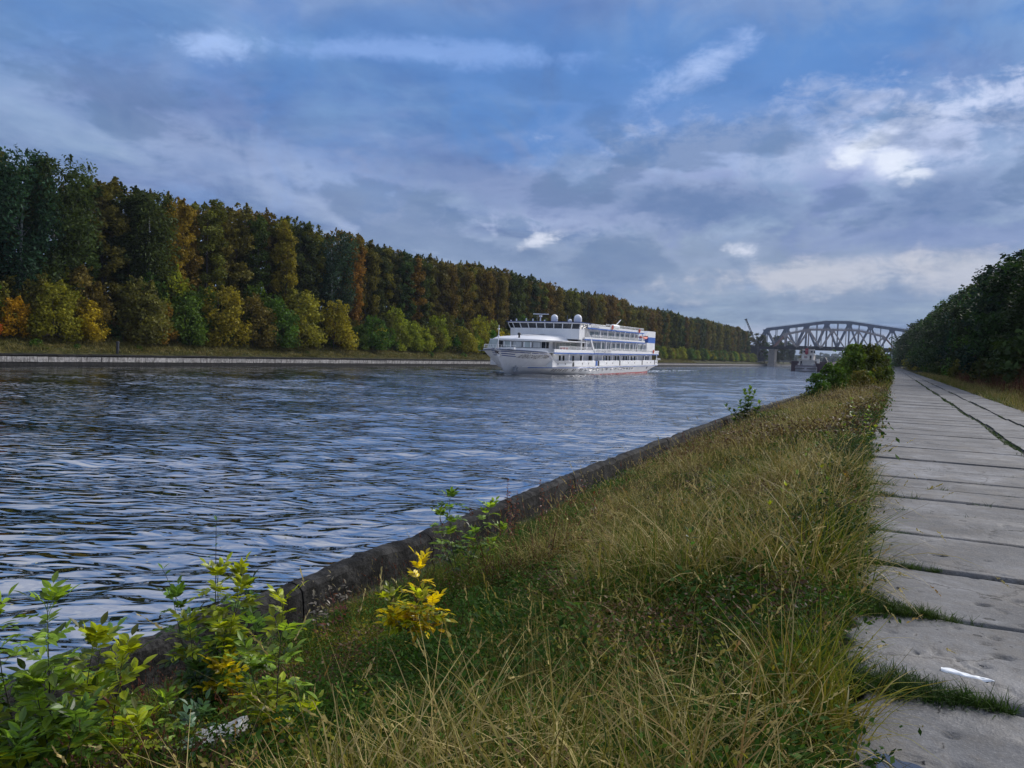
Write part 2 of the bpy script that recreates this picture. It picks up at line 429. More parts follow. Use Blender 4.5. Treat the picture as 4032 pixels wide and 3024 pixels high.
# ---------------- water
def water_mat():
    m, T, b, o = new_mat('canal_water')
    p = T.pos()
    b.inputs['Base Color'].default_value = (0.006, 0.010, 0.009, 1)
    b.inputs['Roughness'].default_value = 0.02; b.inputs['IOR'].default_value = 9.0
    b.inputs['Specular IOR Level'].default_value = 0.5
    q = T.mapping(T.mapping(p, rot=(0, 0, R(-28))), scale=(0.36, 1.0, 1.0))
    n1 = T.noise(q, 3.4, 1, 0.4, 0.5); n2 = T.noise(T.mapping(q, rot=(0, 0, 0.25)), 2.0, 1, 0.4, 0.4); n3 = T.noise(q, 0.5, 2, 0.5, 0.3)
    n2 = T.math('SUBTRACT', 1.0, T.math('MULTIPLY', T.math('ABSOLUTE', T.math('SUBTRACT', n2, 0.5)), 2.0))
    # gusts: smoother and rougher patches
    g = T.sstep(T.noise(T.mapping(p, rot=(0, 0, R(-28)), scale=(0.5, 1.6, 1)), 0.055, 3, 0.5), 0.35, 0.65)
    sx = T.n.new('ShaderNodeSeparateXYZ'); T.put(sx.inputs[0], p)
    lee = T.sstep(sx.outputs[0], -104.0, -84.0)
    g = T.math('MULTIPLY', T.math('ADD', T.math('MULTIPLY', g, 0.6), 0.4), T.math('ADD', T.math('MULTIPLY', lee, 0.8), 0.2))
    h = T.math('ADD', T.math('MULTIPLY', n1, 0.095), T.math('ADD', T.math('MULTIPLY', n2, 0.11), T.math('MULTIPLY', n3, 0.13)))
    h = T.math('MULTIPLY', h, g)
    T.put(b.inputs['Normal'], T.bump(h, 1.0, 1.0))
    return m
M_WATER = water_mat()
def water():
    def steps(a, b, s0, g, smax):
        out = [a]; s = s0
        while out[-1] < b:
            out.append(out[-1] + s); s = min(s * g, smax)
        return np.array(out)
    xs = -steps(5.6, 105.2, 0.07, 1.0062, 0.7)
    yp = steps(2.0, 900.0, 0.07, 1.0052, 6.0)
    yn = steps(0, 40, 0.12, 1.05, 3.0)
    ys = np.concatenate([2.0 - yn[::-1][:-1], yp, [1100, 1500, 2200, 2700]])
    X, Y = np.meshgrid(xs, ys, indexing='ij')
    dx = np.abs(np.gradient(xs))[:, None] * np.ones_like(Y); dy = np.gradient(ys)[None, :] * np.ones_like(X)
    sp = np.maximum(dx, dy)
    rg = np.random.default_rng(3)
    Z = np.zeros_like(X); DX = np.zeros_like(X); DY = np.zeros_like(X)
    main = R(-62)     # travel direction, towards the camera
    for i in range(70):
        lam = 0.21 * (1.054 ** i) * rg.uniform(0.93, 1.07)
        if lam > 7: lam = rg.uniform(1.0, 3.0)
        th = main + rg.normal(0, R(26)) if lam < 4 else main + rg.normal(0, R(16))
        k = 2 * PI / lam
        A = 0.0062 * lam ** 0.8 * (1.0 if lam < 1.3 else 0.72)
        w = np.clip((lam / sp - 3.0) / 3.0, 0, 1)
        ph = k * (X * math.cos(th) + Y * math.sin(th)) + rg.uniform(0, 6.28)
        th2 = th + rg.uniform(.9, 1.7); ph = ph + 1.3 * np.sin(k * rg.uniform(.2, .4) * (X * math.cos(th2) + Y * math.sin(th2)) + rg.uniform(0, 6.28))
        if i % 2:
            sn = np.sin(ph / 2); Z += 1.15 * A * w * (1 - 2 * np.sqrt(sn * sn + .015)); continue
        Z += A * w * np.cos(ph)
        DX -= 0.7 * A * w * math.cos(th) * np.sin(ph); DY -= 0.7 * A * w * math.sin(th) * np.sin(ph)
    # calmer under the far bank, gust bands elsewhere
    gust = 0.75 + 0.35 * np.sin(X * 0.09 + Y * 0.05 + 1.0) * np.sin(Y * 0.045 - X * 0.03) + 0.2 * np.sin(X * 0.33 - Y * 0.21)
    calm = 0.30 + 0.70 * np.clip((X + 104) / 22.0, 0, 1)
    # bow wave of the ship, spreading astern
    gz = np.gradient(Z * gust * calm, axis=1) / np.gradient(Y, axis=1); print('rms slope', float(np.sqrt((gz[:400, :500] ** 2).mean())), float(np.sqrt((gz[400:, 500:] ** 2).mean())), X.shape)
    V = np.stack([X + DX * gust * calm, Y + DY * gust * calm, Z * gust * calm], -1)
    sx_, sy_ = -62.3, 122.0
    back = Y - sy_
    for side in (1, -1):
        off = side * (X - sx_) - (1.5 + 0.33 * np.clip(back, 0, 300) + 4.0 * (1 - np.exp(-np.clip(back, 0, 400) / 12)))
        amp = 0.33 * np.exp(-np.clip(back, 0, 400) / 60.0) * (back > -2)
        V[..., 2] += amp * np.exp(-(off / 1.5) ** 2) - 0.5 * amp * np.exp(-((off + 2.6) / 1.8) ** 2)
    nr, nc = X.shape; V = V.reshape(-1, 3)
    i, j = np.meshgrid(np.arange(nr - 1), np.arange(nc - 1), indexing='ij'); a = (i * nc + j).ravel()
    F = np.stack([a, a + nc, a + nc + 1, a + 1], -1)[:, ::-1]
    me = np_mesh('water', V, F, 4, [M_WATER], True)
    if me.polygons[0].normal.z < 0:
        me.flip_normals()
    o = mobj('water', me); tag(o, kind='structure')
    print('water', nr, nc)
water()

# ---------------- concrete of the walls
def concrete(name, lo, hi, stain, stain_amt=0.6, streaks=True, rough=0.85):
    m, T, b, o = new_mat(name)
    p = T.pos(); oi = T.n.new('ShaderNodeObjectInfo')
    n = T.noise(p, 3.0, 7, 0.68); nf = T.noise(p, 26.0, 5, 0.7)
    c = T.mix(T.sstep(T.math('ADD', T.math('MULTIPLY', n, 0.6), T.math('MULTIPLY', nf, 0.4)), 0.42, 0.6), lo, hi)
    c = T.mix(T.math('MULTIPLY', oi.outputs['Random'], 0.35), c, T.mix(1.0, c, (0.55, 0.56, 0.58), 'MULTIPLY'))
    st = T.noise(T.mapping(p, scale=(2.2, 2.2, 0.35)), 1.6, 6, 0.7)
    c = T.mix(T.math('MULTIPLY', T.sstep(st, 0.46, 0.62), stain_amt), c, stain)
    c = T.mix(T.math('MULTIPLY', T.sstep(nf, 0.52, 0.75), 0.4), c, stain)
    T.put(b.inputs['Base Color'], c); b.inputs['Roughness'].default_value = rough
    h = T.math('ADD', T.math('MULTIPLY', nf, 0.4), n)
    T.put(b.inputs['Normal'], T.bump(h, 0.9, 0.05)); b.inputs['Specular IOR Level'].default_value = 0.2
    return m
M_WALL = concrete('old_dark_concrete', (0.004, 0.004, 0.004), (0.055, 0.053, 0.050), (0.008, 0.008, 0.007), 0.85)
M_FAR_BLOCK = concrete('pale_wall_concrete', (0.20, 0.19, 0.18), (0.44, 0.42, 0.40), (0.05, 0.045, 0.04), 0.6)
M_DARKCON = concrete('dark_wall_concrete', (0.014, 0.014, 0.014), (0.035, 0.033, 0.032), (0.01, 0.01, 0.01), 0.6)
def rough_block(x0, x1, y0, y1, z0, z1, nx, ny, nz, amp, freq, seed, cut=None):
    """a box whose six faces are subdivided and weathered by noise; worn top edges"""
    bm = bmesh.new(); bmesh.ops.create_cube(bm, size=1.0)
    bmesh.ops.scale(bm, verts=bm.verts, vec=(x1 - x0, y1 - y0, z1 - z0)); bmesh.ops.translate(bm, verts=bm.verts, vec=((x0 + x1) / 2, (y0 + y1) / 2, (z0 + z1) / 2))
    for axis, n in ((0, nx), (1, ny), (2, nz)):
        lo = (x0, y0, z0)[axis]; hi = (x1, y1, z1)[axis]
        for k in range(1, n):
            co = [0, 0, 0]; co[axis] = lo + (hi - lo) * k / n; no = [0, 0, 0]; no[axis] = 1
            bmesh.ops.bisect_plane(bm, geom=bm.verts[:] + bm.edges[:] + bm.faces[:], plane_co=co, plane_no=no)
    for v in bm.verts:
        p = v.co * freq + Vector((seed * 3.1, seed * 1.7, seed))
        d = mnoise.noise_vector(p) + 0.5 * mnoise.noise_vector(p * 2.7)
        v.co += d * amp
        if abs(v.co.z - z1) < amp * 2 and cut:
            v.co.z -= cut * max(0, mnoise.noise(Vector((v.co.y * 0.9, v.co.x * 2, seed))) + 0.25)
    return bm
def bm_mesh(name, bm, mats, smooth=False):
    me = bpy.data.meshes.new(name); bm.to_mesh(me); bm.free()
    for mm in mats: me.materials.append(mm)
    if smooth: me.polygons.foreach_set('use_smooth', [True] * len(me.polygons))
    return me
# near canal wall, in poured lengths with open joints
nw = empty('canal_wall', (wall_x(8), 8, 0)); tag(nw, 'dark weathered concrete parapet wall between the canal and the near grass', 'wall')
NWL = Vector((wall_x(8), 8, 0))
def wall_len(y0, y1, fine, seed):
    bm = bmesh.new()
    ny = max(2, int((y1 - y0) / (0.12 if fine else 0.8)))
    prof = [(-0.36, -0.6), (-0.36, 0.5), (-0.34, 1.05), (-0.33, 1.37), (-0.30, 1.42), (-0.22, 1.435), (-0.13, 1.42), (-0.08, 1.37), (-0.06, 1.2), (-0.06, 1.0), (0.04, 0.93), (0.10, 0.90), (0.10, 0.6)]
    if not fine: prof = [prof[i] for i in (0, 3, 5, 7, 9, 12)]
    rows = []
    for k in range(ny + 1):
        y = y0 + 0.02 + (y1 - y0 - 0.04) * k / ny; wx = wall_x(y) + 0.25; r_ = []
        for (px, pz) in prof:
            v = Vector((wx + px, y, pz))
            d = mnoise.noise_vector(v * 2.2 + Vector((seed, 0, 0))) * 0.022 + mnoise.noise_vector(v * 7) * 0.012 + mnoise.noise_vector(v * 0.5) * 0.03
            if pz > 1.3: v.z -= max(0, mnoise.noise(Vector((y * 1.4, seed * .3, 2)))) * 0.09 + max(0, mnoise.noise(Vector((y * 6, seed, 2)))) * 0.04
            r_.append(bm.verts.new(v + d))
        rows.append(r_)
    for a, c in zip(rows, rows[1:]):
        for j in range(len(prof) - 1): bm.faces.new((a[j], c[j], c[j + 1], a[j + 1]))
    bm.faces.new(rows[0][::1]); bm.faces.new(rows[-1][::-1])
    bmesh.ops.recalc_face_normals(bm, faces=bm.faces[:])
    for v in bm.verts: v.co -= NWL
    return bm
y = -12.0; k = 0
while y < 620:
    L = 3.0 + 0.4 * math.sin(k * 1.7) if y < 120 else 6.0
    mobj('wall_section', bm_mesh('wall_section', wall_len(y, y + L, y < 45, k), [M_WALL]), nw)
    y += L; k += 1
# far canal wall: pale blocks between a dark foot and a dark coping
fw = empty('far_canal_wall', (-104.2, 60, 0)); tag(fw, 'long low wall of pale stained concrete blocks along the far bank', 'wall')
MB().box(-1.4, -0.25, -200, 2700, -1.2, 1.36).build('wall_core', M_DARKCON, fw)
MB().box(-0.26, 0.12, -200, 2700, -1.0, 0.42).build('wall_foot', M_DARKCON, fw)
y = -40.0; yy = 20.0; k = 0
variants = []
for s in range(8):
    L = 1.5 + 0.16 * s
    bm = rough_block(-0.245, 0.05, 0.03, L - 0.03, 0.50, 1.22, 1, 4, 3, 0.025, 1.5, s + 3)
    variants.append((L, bm_mesh('concrete_block', bm, [M_FAR_BLOCK])))
cn = 0
while y < 640 and cn < 300:
    L, me = variants[(k * 5 + (k // 3)) % 8]
    if y > 290:
        break
    ob = mobj('concrete_block', me, fw, (random.uniform(-0.03, 0.03), y, random.uniform(-0.02, 0.02)))
    y += L; k += 1; cn += 1
m = MB(); y0 = y
while y < 900:
    L = variants[k % 8][0] * 1.5; m.box(-0.245, 0.04 + 0.02 * (k % 3), y + 0.04, y + L - 0.04, 0.425, 1.28); y += L; k += 1
tag(m.build('concrete_blocks', M_FAR_BLOCK, fw), kind='stuff')
m = MB(); yy = -60.0; k = 0
while yy < 900:
    L = 5.2; dzz = 0.03 * math.sin(k * 2.3)
    m.box(-0.75, 0.16 + 0.03 * math.sin(k), yy + 0.02, yy + L - 0.02, 1.37 + dzz, 1.60 + dzz); yy += L; k += 1
m.build('coping', M_DARKCON, fw)

# ---------------- path slabs
def slab_mat():
    m, T, b, o = new_mat('worn_path_concrete')
    p = T.pos(); oi = T.n.new('ShaderNodeObjectInfo')
    big = T.noise(p, 0.9, 6, 0.62); mid = T.noise(p, 5.0, 6, 0.7); fine = T.noise(p, 60.0, 4, 0.75)
    c = T.mix(T.sstep(big, 0.35, 0.65), (0.062, 0.064, 0.069), (0.160, 0.163, 0.169))
    c = T.mix(T.math('MULTIPLY', oi.outputs['Random'], 0.65), c, T.mix(1.0, c, (0.56, 0.54, 0.50), 'MULTIPLY'))
    c = T.mix(T.math('MULTIPLY', T.sstep(mid, 0.46, 0.64), 0.65), c, (0.085, 0.08, 0.075))
    dr = T.noise(T.mapping(p, scale=(1.0, 0.35, 1)), 2.6, 6, 0.75, 0.4)
    c = T.mix(T.math('MULTIPLY', T.sstep(dr, 0.53, 0.64), 0.6), c, (0.075, 0.066, 0.055))
    c = T.mix(T.math('MULTIPLY', T.sstep(T.noise(p, 1.9, 6, 0.7, 0.6), 0.5, 0.66), 0.55), c, (0.15, 0.135, 0.115))
    c = T.mix(T.math('MULTIPLY', T.sstep(fine, 0.5, 0.7), 0.35), c, (0.33, 0.32, 0.31))
    bl = T.noise(T.mapping(p, loc=(7, 3, 0)), 1.1, 5, 0.65, 0.8)
    c = T.mix(T.math('MULTIPLY', T.sstep(bl, 0.54, 0.66), 0.5), c, (0.24, 0.242, 0.25))
    c = T.mix(T.math('MULTIPLY', T.math('SUBTRACT', 1.0, T.sstep(bl, 0.34, 0.44)), 0.5), c, (0.105, 0.095, 0.08))
    # pocks in the surface
    v = T.voro(T.mapping(p, scale=(1, 1.3, 1)), 3.2)
    pk = T.math('SUBTRACT', 1.0, T.sstep(T.math('ADD', v, T.math('MULTIPLY', T.math('SUBTRACT', mid, 0.5), 0.22)), 0.085, 0.115))
    v2 = T.voro(p, 10.0)
    pk2 = T.math('SUBTRACT', 1.0, T.sstep(T.math('ADD', v2, T.math('MULTIPLY', T.math('SUBTRACT', mid, 0.5), 0.5)), 0.03, 0.08))
    pk = T.math('MAXIMUM', pk, T.math('MULTIPLY', pk2, 0.6))
    c = T.mix(T.math('MULTIPLY', pk, 0.85), c, (0.03, 0.03, 0.028))
    wp = T.n.new('ShaderNodeVectorMath'); wp.operation = 'ADD'; T.put(wp.inputs[0], p); nv = T.noise(p, 3.0, 5, 0.7, 0.0, 1); sc2 = T.n.new('ShaderNodeVectorMath'); sc2.operation = 'SCALE'; T.put(sc2.inputs[0], nv); sc2.inputs['Scale'].default_value = 0.35; T.put(wp.inputs[1], sc2.outputs[0])
    ck = T.voro(wp.outputs[0], 0.8, 'DISTANCE_TO_EDGE')
    ck = T.math('MULTIPLY', T.math('SUBTRACT', 1.0, T.sstep(ck, 0.003, 0.011)), T.sstep(T.noise(p, 0.7, 2), 0.50, 0.56))
    c = T.mix(T.math('MULTIPLY', ck, 0.85), c, (0.025, 0.022, 0.02))
    # damp patches
    wet = T.sstep(T.noise(T.mapping(p, loc=(3, 9, 0), scale=(0.8, 1.7, 1)), 0.75, 5, 0.6), 0.52, 0.66)
    T.put(b.inputs['Base Color'], T.mix(T.math('MULTIPLY', wet, 0.3), c, T.mix(1.0, c, (0.6, 0.62, 0.66), 'MULTIPLY')))
    T.put(b.inputs['Roughness'], T.math('SUBTRACT', 0.80, T.math('MULTIPLY', wet, 0.18)))
    h = T.math('ADD', T.math('MULTIPLY', fine, 0.12), T.math('SUBTRACT', T.math('MULTIPLY', mid, 0.5), T.math('MULTIPLY', pk, 0.6)))
    T.put(b.inputs['Normal'], T.bump(h, 1.0, 0.035))
    return m
M_SLAB = slab_mat()
path = empty('path', (0, 0, 0)); tag(path, kind='structure')
def crack_line(x0, y0, x1, y1, n=9, amp=0.05, seed=0):
    rg = random.Random(seed); return [(x0 + (x1 - x0) * k / n + rg.uniform(-amp, amp) * (0 < k < n), y0 + (y1 - y0) * k / n + rg.uniform(-amp, amp) * (0 < k < n)) for k in range(n + 1)]
CRACKS = [crack_line(-0.1, 5.15, 0.35, 5.45, 6, 0.03, 1), crack_line(0.28, 4.95, 0.62, 4.42, 8, 0.04, 2), crack_line(0.9, 8.6, 1.1, 9.4, 8, 0.05, 3), crack_line(0.05, 7.2, 0.9, 7.0, 9, 0.03, 4), crack_line(0.1, 3.55, 0.75, 3.3, 9, 0.03, 5), crack_line(-0.2, 15.3, 0.4, 16.6, 9, .06, 6)]
PITS = []
rgp = random.Random(5)
for _ in range(190):
    PITS.append((rgp.uniform(-0.4, 2.3), rgp.uniform(2.3, 14.0), rgp.uniform(0.010, 0.030), rgp.uniform(0.006, 0.016)))
PITS += [(0.62, 5.02, .045, .03), (0.50, 4.80, .04, .02), (0.35, 3.55, .06, .02), (0.30, 3.85, .03, .02), (0.85, 6.35, .04, .02), (0.62, 6.1, .04, .03), (0.42, 7.45, .05, .03), (0.62, 5.35, .03, .02)]
def slab_fine(x0, x1, y0, y1, seed):
    dx = 0.022 if y0 < 7 else 0.035
    nx = int((x1 - x0) / dx); ny = int((y1 - y0) / dx)
    X, Y = np.meshgrid(np.linspace(x0, x1, nx), np.linspace(y0, y1, ny), indexing='ij')
    Z = np.zeros_like(X)
    for (px, py, r_, d_) in PITS:
        if x0 - .1 < px < x1 + .1 and y0 - .1 < py < y1 + .1:
            q = ((X - px) / (r_ * 1.35)) ** 2 + ((Y - py) / r_) ** 2
            Z -= d_ * np.clip(1.6 * (1 - q), 0, 1)
    for cr in CRACKS:
        for (ax, ay), (bx, by) in zip(cr, cr[1:]):
            ux, uy = bx - ax, by - ay; ll = ux * ux + uy * uy + 1e-9
            t = np.clip(((X - ax) * ux + (Y - ay) * uy) / ll, 0, 1)
            d = np.hypot(X - ax - t * ux, Y - ay - t * uy)
            Z -= 0.014 * np.clip(1 - d / 0.020, 0, 1)
    ed = np.minimum(np.minimum(X - x0, x1 - X), np.minimum(Y - y0, y1 - Y))
    rs = np.random.default_rng(seed)
    wob = 0.03 * (np.sin(X * 5 + seed) * 0.5 + np.sin(X * 13 + seed * 2) * 0.3 + np.sin(Y * 9 + seed) * 0.4)
    Z -= 0.05 * np.clip(1 - (ed + wob * 0.35) / 0.03, 0, 1) ** 2
    Z += 0.004 * np.sin(X * 2 + seed) * np.sin(Y * 3)
    # broken-off left corner of some slabs
    sx = np.where((X < x0 + 0.35), 0.03 * np.sin(Y * 17 + seed), 0)
    V = np.stack([X + sx, Y, Z + PATH_Z], -1).reshape(-1, 3)
    i, j = np.meshgrid(np.arange(nx - 1), np.arange(ny - 1), indexing='ij'); a = (i * ny + j).ravel()
    F = np.stack([a, a + ny, a + ny + 1, a + 1], -1)
    # skirt
    edge = np.concatenate([np.arange(ny), (nx - 1) * ny + np.arange(ny)[::-1]])
    per = np.concatenate([np.arange(0, nx * ny, ny), (nx - 1) * ny + np.arange(1, ny), (np.arange(nx - 2, -1, -1)) * ny + ny - 1, np.arange(ny - 2, 0, -1)])
    B = V[per].copy(); B[:, 2] -= 0.17; nb = len(V); k = np.arange(len(per)); k2 = (k + 1) % len(per)
    F2 = np.stack([per[k], nb + k, nb + k2, per[k2]], -1)
    me = np_mesh('slab', np.concatenate([V, B]), np.concatenate([F, F2]), 4, [M_SLAB], True)
    return me
def slab_left(y): return float(np.interp(y, [3.0, 4.2, 8, 14, 16], [-.12, -.18, -.30, -.52, -.62]))
def add_slab(x0, x1, y0, y1, k):
    g = 0.020
    if y0 < 13.5 and x0 < 1.0:
        o = mobj('slab', slab_fine(x0 + g, x1 - g, y0 + g, y1 - g, k), path)
    else:
        rg = random.Random(k)
        m = MB(); xa, xb, ya, yb = x0 + g + rg.uniform(-.02, .03), x1 - g, y0 + g, y1 - g
        n = 5; top = []
        for a, y_ in ((0, ya), (1, ya + .025), (1, yb - .025), (0, yb)):
            top.append([(xa + (xb - xa) * t / n + (0.02 if t == 0 and not a else 0), y_ + rg.uniform(-.012, .012), PATH_Z - (0 if a else 0.02)) for t in range(n + 1)])
        m.grid(top[::-1]); 
        bot = [[(p[0], p[1], PATH_Z - 0.18) for p in top[0]], top[0]]; m.grid(bot[::-1]); bot = [[(p[0], p[1], PATH_Z - 0.18) for p in top[3]], top[3]]; m.grid(bot)
        m.add([(xb, ya, PATH_Z - .18), (xb, yb, PATH_Z - .18), (xb, yb, PATH_Z - .02), (xb, ya, PATH_Z - .02), (xa, ya, PATH_Z - .18), (xa, yb, PATH_Z - .18), (xa, yb, PATH_Z - .02), (xa, ya, PATH_Z - .02)], [(0, 1, 2, 3), (7, 6, 5, 4)])
        o = m.build('slab', M_SLAB, path)
        me = o.data
    rg = random.Random(k * 7 + 1)
    cx, cy = (x0 + x1) / 2, (y0 + y1) / 2
    tx, ty = rg.uniform(-.004, .004), rg.uniform(-.007, .007); dz = rg.uniform(-.012, .006)
    mt = Matrix.Translation((cx, cy, PATH_Z)) @ Matrix.Rotation(tx, 4, 'Y') @ Matrix.Rotation(ty, 4, 'X') @ Matrix.Translation((-cx, -cy, -PATH_Z))
    o.data.transform(mt @ Matrix.Identity(4)); o.location = (0, 0, dz)
    return o
JY = [1.7, 2.95, 4.27, 5.60, 6.92, 8.27, 9.57, 10.58, 11.52, 12.50, 13.65, 14.9, 16.0, 17.2, 18.3, 19.5, 20.7, 22.0, 23.2, 24.4, 25.6, 26.8]
k = 0; ys = JY[:]
while ys[-1] < 110: ys.append(ys[-1] + 1.22 + 0.08 * math.sin(len(ys) * 1.9))
for a, b_ in zip(ys, ys[1:]):
    dx = 0.10 * math.sin(k * 1.3) * 0.4
    add_slab(slab_left((a + b_) / 2) + dx, 2.30 + 0.05 * math.sin(k * .7), a, b_, k); k += 1
y2 = 1.0; nslab = k
for (xa, xb, st, per) in ((2.42, 3.32, 0.3, 2.35), (3.40, 4.62, 1.4, 2.35)):
    y = st + 5; q = 0
    while y < 110:
        add_slab(xa + .04 * math.sin(q), xb + .04 * math.sin(q * 1.7), y, y + per, 500 + nslab); nslab += 1; y += per; q += 1
m = MB(); y = 110.0; q = 0
while y < 620:
    for xa, xb in ((-0.6, 2.2), (2.35, 3.35), (3.42, 4.6)):
        m.box(xa, xb + .03 * math.sin(q), y + .03, y + 1.9, PATH_Z - .18, PATH_Z - .01 * (q % 3)); q += 1
    y += 1.95
tag(m.build('slabs', M_SLAB, path), kind='stuff')
# dark bedding sand and moss in the joints
def joint_mat():
    m, T, b, o = new_mat('joint_soil'); p = T.pos()
    n = T.noise(p, 2.2, 5, 0.7); n2 = T.noise(p, 30, 4, 0.7)
    c = T.mix(T.sstep(n, 0.45, 0.6), (0.022, 0.018, 0.014), (0.035, 0.055, 0.012)); c = T.mix(T.sstep(n2, 0.5, 0.7), c, (0.012, 0.01, 0.008))
    T.put(b.inputs['Base Color'], c); b.inputs['Roughness'].default_value = 0.95
    T.put(b.inputs['Normal'], T.bump(n2, 1.0, 0.03)); return m
M_JOINT = joint_mat()
o = MB().box(-0.7, 4.75, -3, 640, PATH_Z - 0.30, PATH_Z - 0.045).build('path_bedding', M_JOINT, path)
# ================================================================== SHIP
K = 1.2121
def paint(name, col, rough=0.4, var=0.05, dirt=0.25):
    m, T, b, o = new_mat(name)
    co = T.coord('Object')
    n = T.noise(co, 0.9, 6, 0.65); st = T.noise(T.mapping(co, scale=(1.2, 1.2, 0.18)), 1.4, 6, 0.7)
    c = T.mix(T.sstep(n, 0.3, 0.7), tuple(x * (1 - var) for x in col), tuple(min(1, x * (1 + var)) for x in col))
    c = T.mix(T.math('MULTIPLY', T.sstep(st, 0.52, 0.72), dirt), c, (0.22, 0.19, 0.16))
    T.put(b.inputs['Base Color'], c); b.inputs['Roughness'].default_value = rough
    T.put(b.inputs['Normal'], T.bump(n, 0.15, 0.05))
    return m
W_ = paint('white_ship_paint', (0.80, 0.80, 0.80), 0.4, 0.03, 0.10)
WH = paint('hull_paint', (0.62, 0.62, 0.63), 0.62, 0.05, 0.22)
BL = paint('blue_ship_paint', (0.03, 0.13, 0.48), 0.4, 0.08, 0.05)
BL2 = paint('dark_blue_paint', (0.02, 0.05, 0.20), 0.4)
RD = paint('red_antifouling', (0.33, 0.045, 0.05), 0.6, 0.15, 0.2)
ORG = paint('orange_boat_paint', (0.72, 0.12, 0.05), 0.5)
BLK = simple('black_rubber', (0.015, 0.015, 0.018), 0.6)
GLS = simple('dark_window_glass', (0.012, 0.016, 0.022), 0.06, var=0.3, spec=0.6)
CUR = simple('curtained_window', (0.42, 0.44, 0.45), 0.35, var=0.18, vscale=3, streak=True)
CABG = simple('pale_cabin_glass', (0.40, 0.46, 0.46), 0.2, var=0.12, vscale=1.0)
GRY = simple('grey_deck', (0.28, 0.30, 0.33), 0.7)
ship = empty('river_cruise_ship', (-51.4 * K, 112 * K, 0))
ship.rotation_euler = (math.atan(0.0085), 0, 0)
tag(ship, 'white river cruise ship with blue stripes under way in mid canal', 'ship')
def S(x, y, z): return (x * K, (y - 112) * K, z * K)
class SB(MB):
    def add(self, vs, fs, m=0): return super().add([S(*p) for p in vs], fs, m)
    def rbox(self, *a, **k): return self.box(*a, **k)
def sp(mb, name, mat, parent=None, **k): return mb.build(name, mat, parent or ship, **k)
def hb(y, z):
    ys = 101.9 - 3.9 * (max(z, 0) / 3.9) ** .85
    t = min(max(z / 3.6, 0), 1) ** .6; Lf = 23 - 12.3 * t; p = 1.8 + .35 * t; B = 5.9 + .5 * min(max(z / 1.3, 0), 1)
    s = min(max((y - ys) / Lf, 0), 1)
    v = B * (1 - (1 - s) ** p)
    if y > 148:
        q = (y - 148) / 15.0; v *= 1 - (0.42 - 0.30 * min(max(z / 1.3, 0), 1)) * q * q
    return v
def hull_part(z_lo, z_hi_fn, nz, name, mat, sides=(1, -1)):
    us = np.concatenate([np.linspace(0, .12, 14), np.linspace(.13, .3, 10)[0:], np.linspace(.33, 1, 24)])
    m = SB()
    for sgn in sides:
        rows = []
        for u in us:
            r_ = []
            zt = None
            for kz in range(nz + 1):
                f = kz / nz
                y_ref = 98.0 + (162.7 - 98.0) * u
                zt = z_hi_fn(y_ref) if sgn > 0 or z_lo < 1 else (3.6 if 104.4 < y_ref < 122 else z_hi_fn(y_ref))
                z = z_lo + (zt - z_lo) * f
                ys = 101.9 - 3.9 * (max(z, 0) / 3.9) ** .85; ye = 159.6 + 3.0 * min(max(z / 1.3, 0), 1)
                y = ys + (ye - ys) * u
                r_.append((sgn * hb(y, z), y, z))
            rows.append(r_)
        m.grid(rows if sgn > 0 else rows[::-1])
    # transom
    y_pts = []
    for kz in range(nz + 1):
        z = z_lo + (z_hi_fn(162.7) - z_lo) * kz / nz; ye = 159.6 + 3.0 * min(max(z / 1.3, 0), 1)
        y_pts.append([(s * hb(ye, z), ye, z) for s in (1, .5, 0, -.5, -1)])
    m.grid([[(s * hb(162.7 if z_ > 5 else p[0][1], p[0][2]), p[0][1], p[0][2]) for s, z_ in ((1, 0), (.5, 0), (0, 0), (-.5, 0), (-1, 0))] for p in y_pts])
    return sp(m, name, mat, smooth=False)
def top_edge(y):
    if y < 104.4: return 3.92 - 0.30 * min(1, max(0, y - 98) / 6.4)
    if y < 106.4: return 3.62 - (3.62 - 2.3) * (y - 104.4) / 2.0
    return 2.3
hull_part(-0.7, lambda y: 0.06, 3, 'red_bottom', RD)
hull_part(0.06, lambda y: 1.34, 6, 'lower_hull', WH)
hull_part(1.34, top_edge, 8, 'upper_hull', WH)
# fender belt: a white strake with a blue one below it
def strake(z0, z1, out, ya, name, mat):
    m = SB(); ys_ = np.linspace(ya, 162.6, 50)
    for sgn in (1, -1):
        rows = []
        for y in ys_:
            o_ = out * min(1, (y - ya) / 4 + .05)
            b0, b1 = hb(y, z0), hb(y, z1)
            rows.append([(sgn * (b0 - .02), y, z0), (sgn * (b0 + o_), y, z0), (sgn * (b1 + o_), y, z1), (sgn * (b1 - .02), y, z1)])
        m.grid(rows if sgn < 0 else rows[::-1])
    m.box(-hb(162.6, z0), hb(162.6, z0), 162.5, 162.75 + out, z0, z1)
    sp(m, name, mat)
strake(1.16, 1.30, .16, 104.0, 'blue_fender_belt', BL)
strake(1.305, 1.44, .20, 103.0, 'white_fender_belt', W_)
for y in (112.5, 123.7, 134.9, 148.8, 159.1): m = SB(); m.box(hb(y, 1.8) - .05, hb(y, 1.8) + .10, y - .22, y + .22, 1.45, 2.32); sp(m, 'bulwark_gap', BLK)
m = SB(); m.box(6.36, 6.51, 122.2, 122.9, 1.45, 2.32); sp(m, 'blue_bulwark_panel', BL)
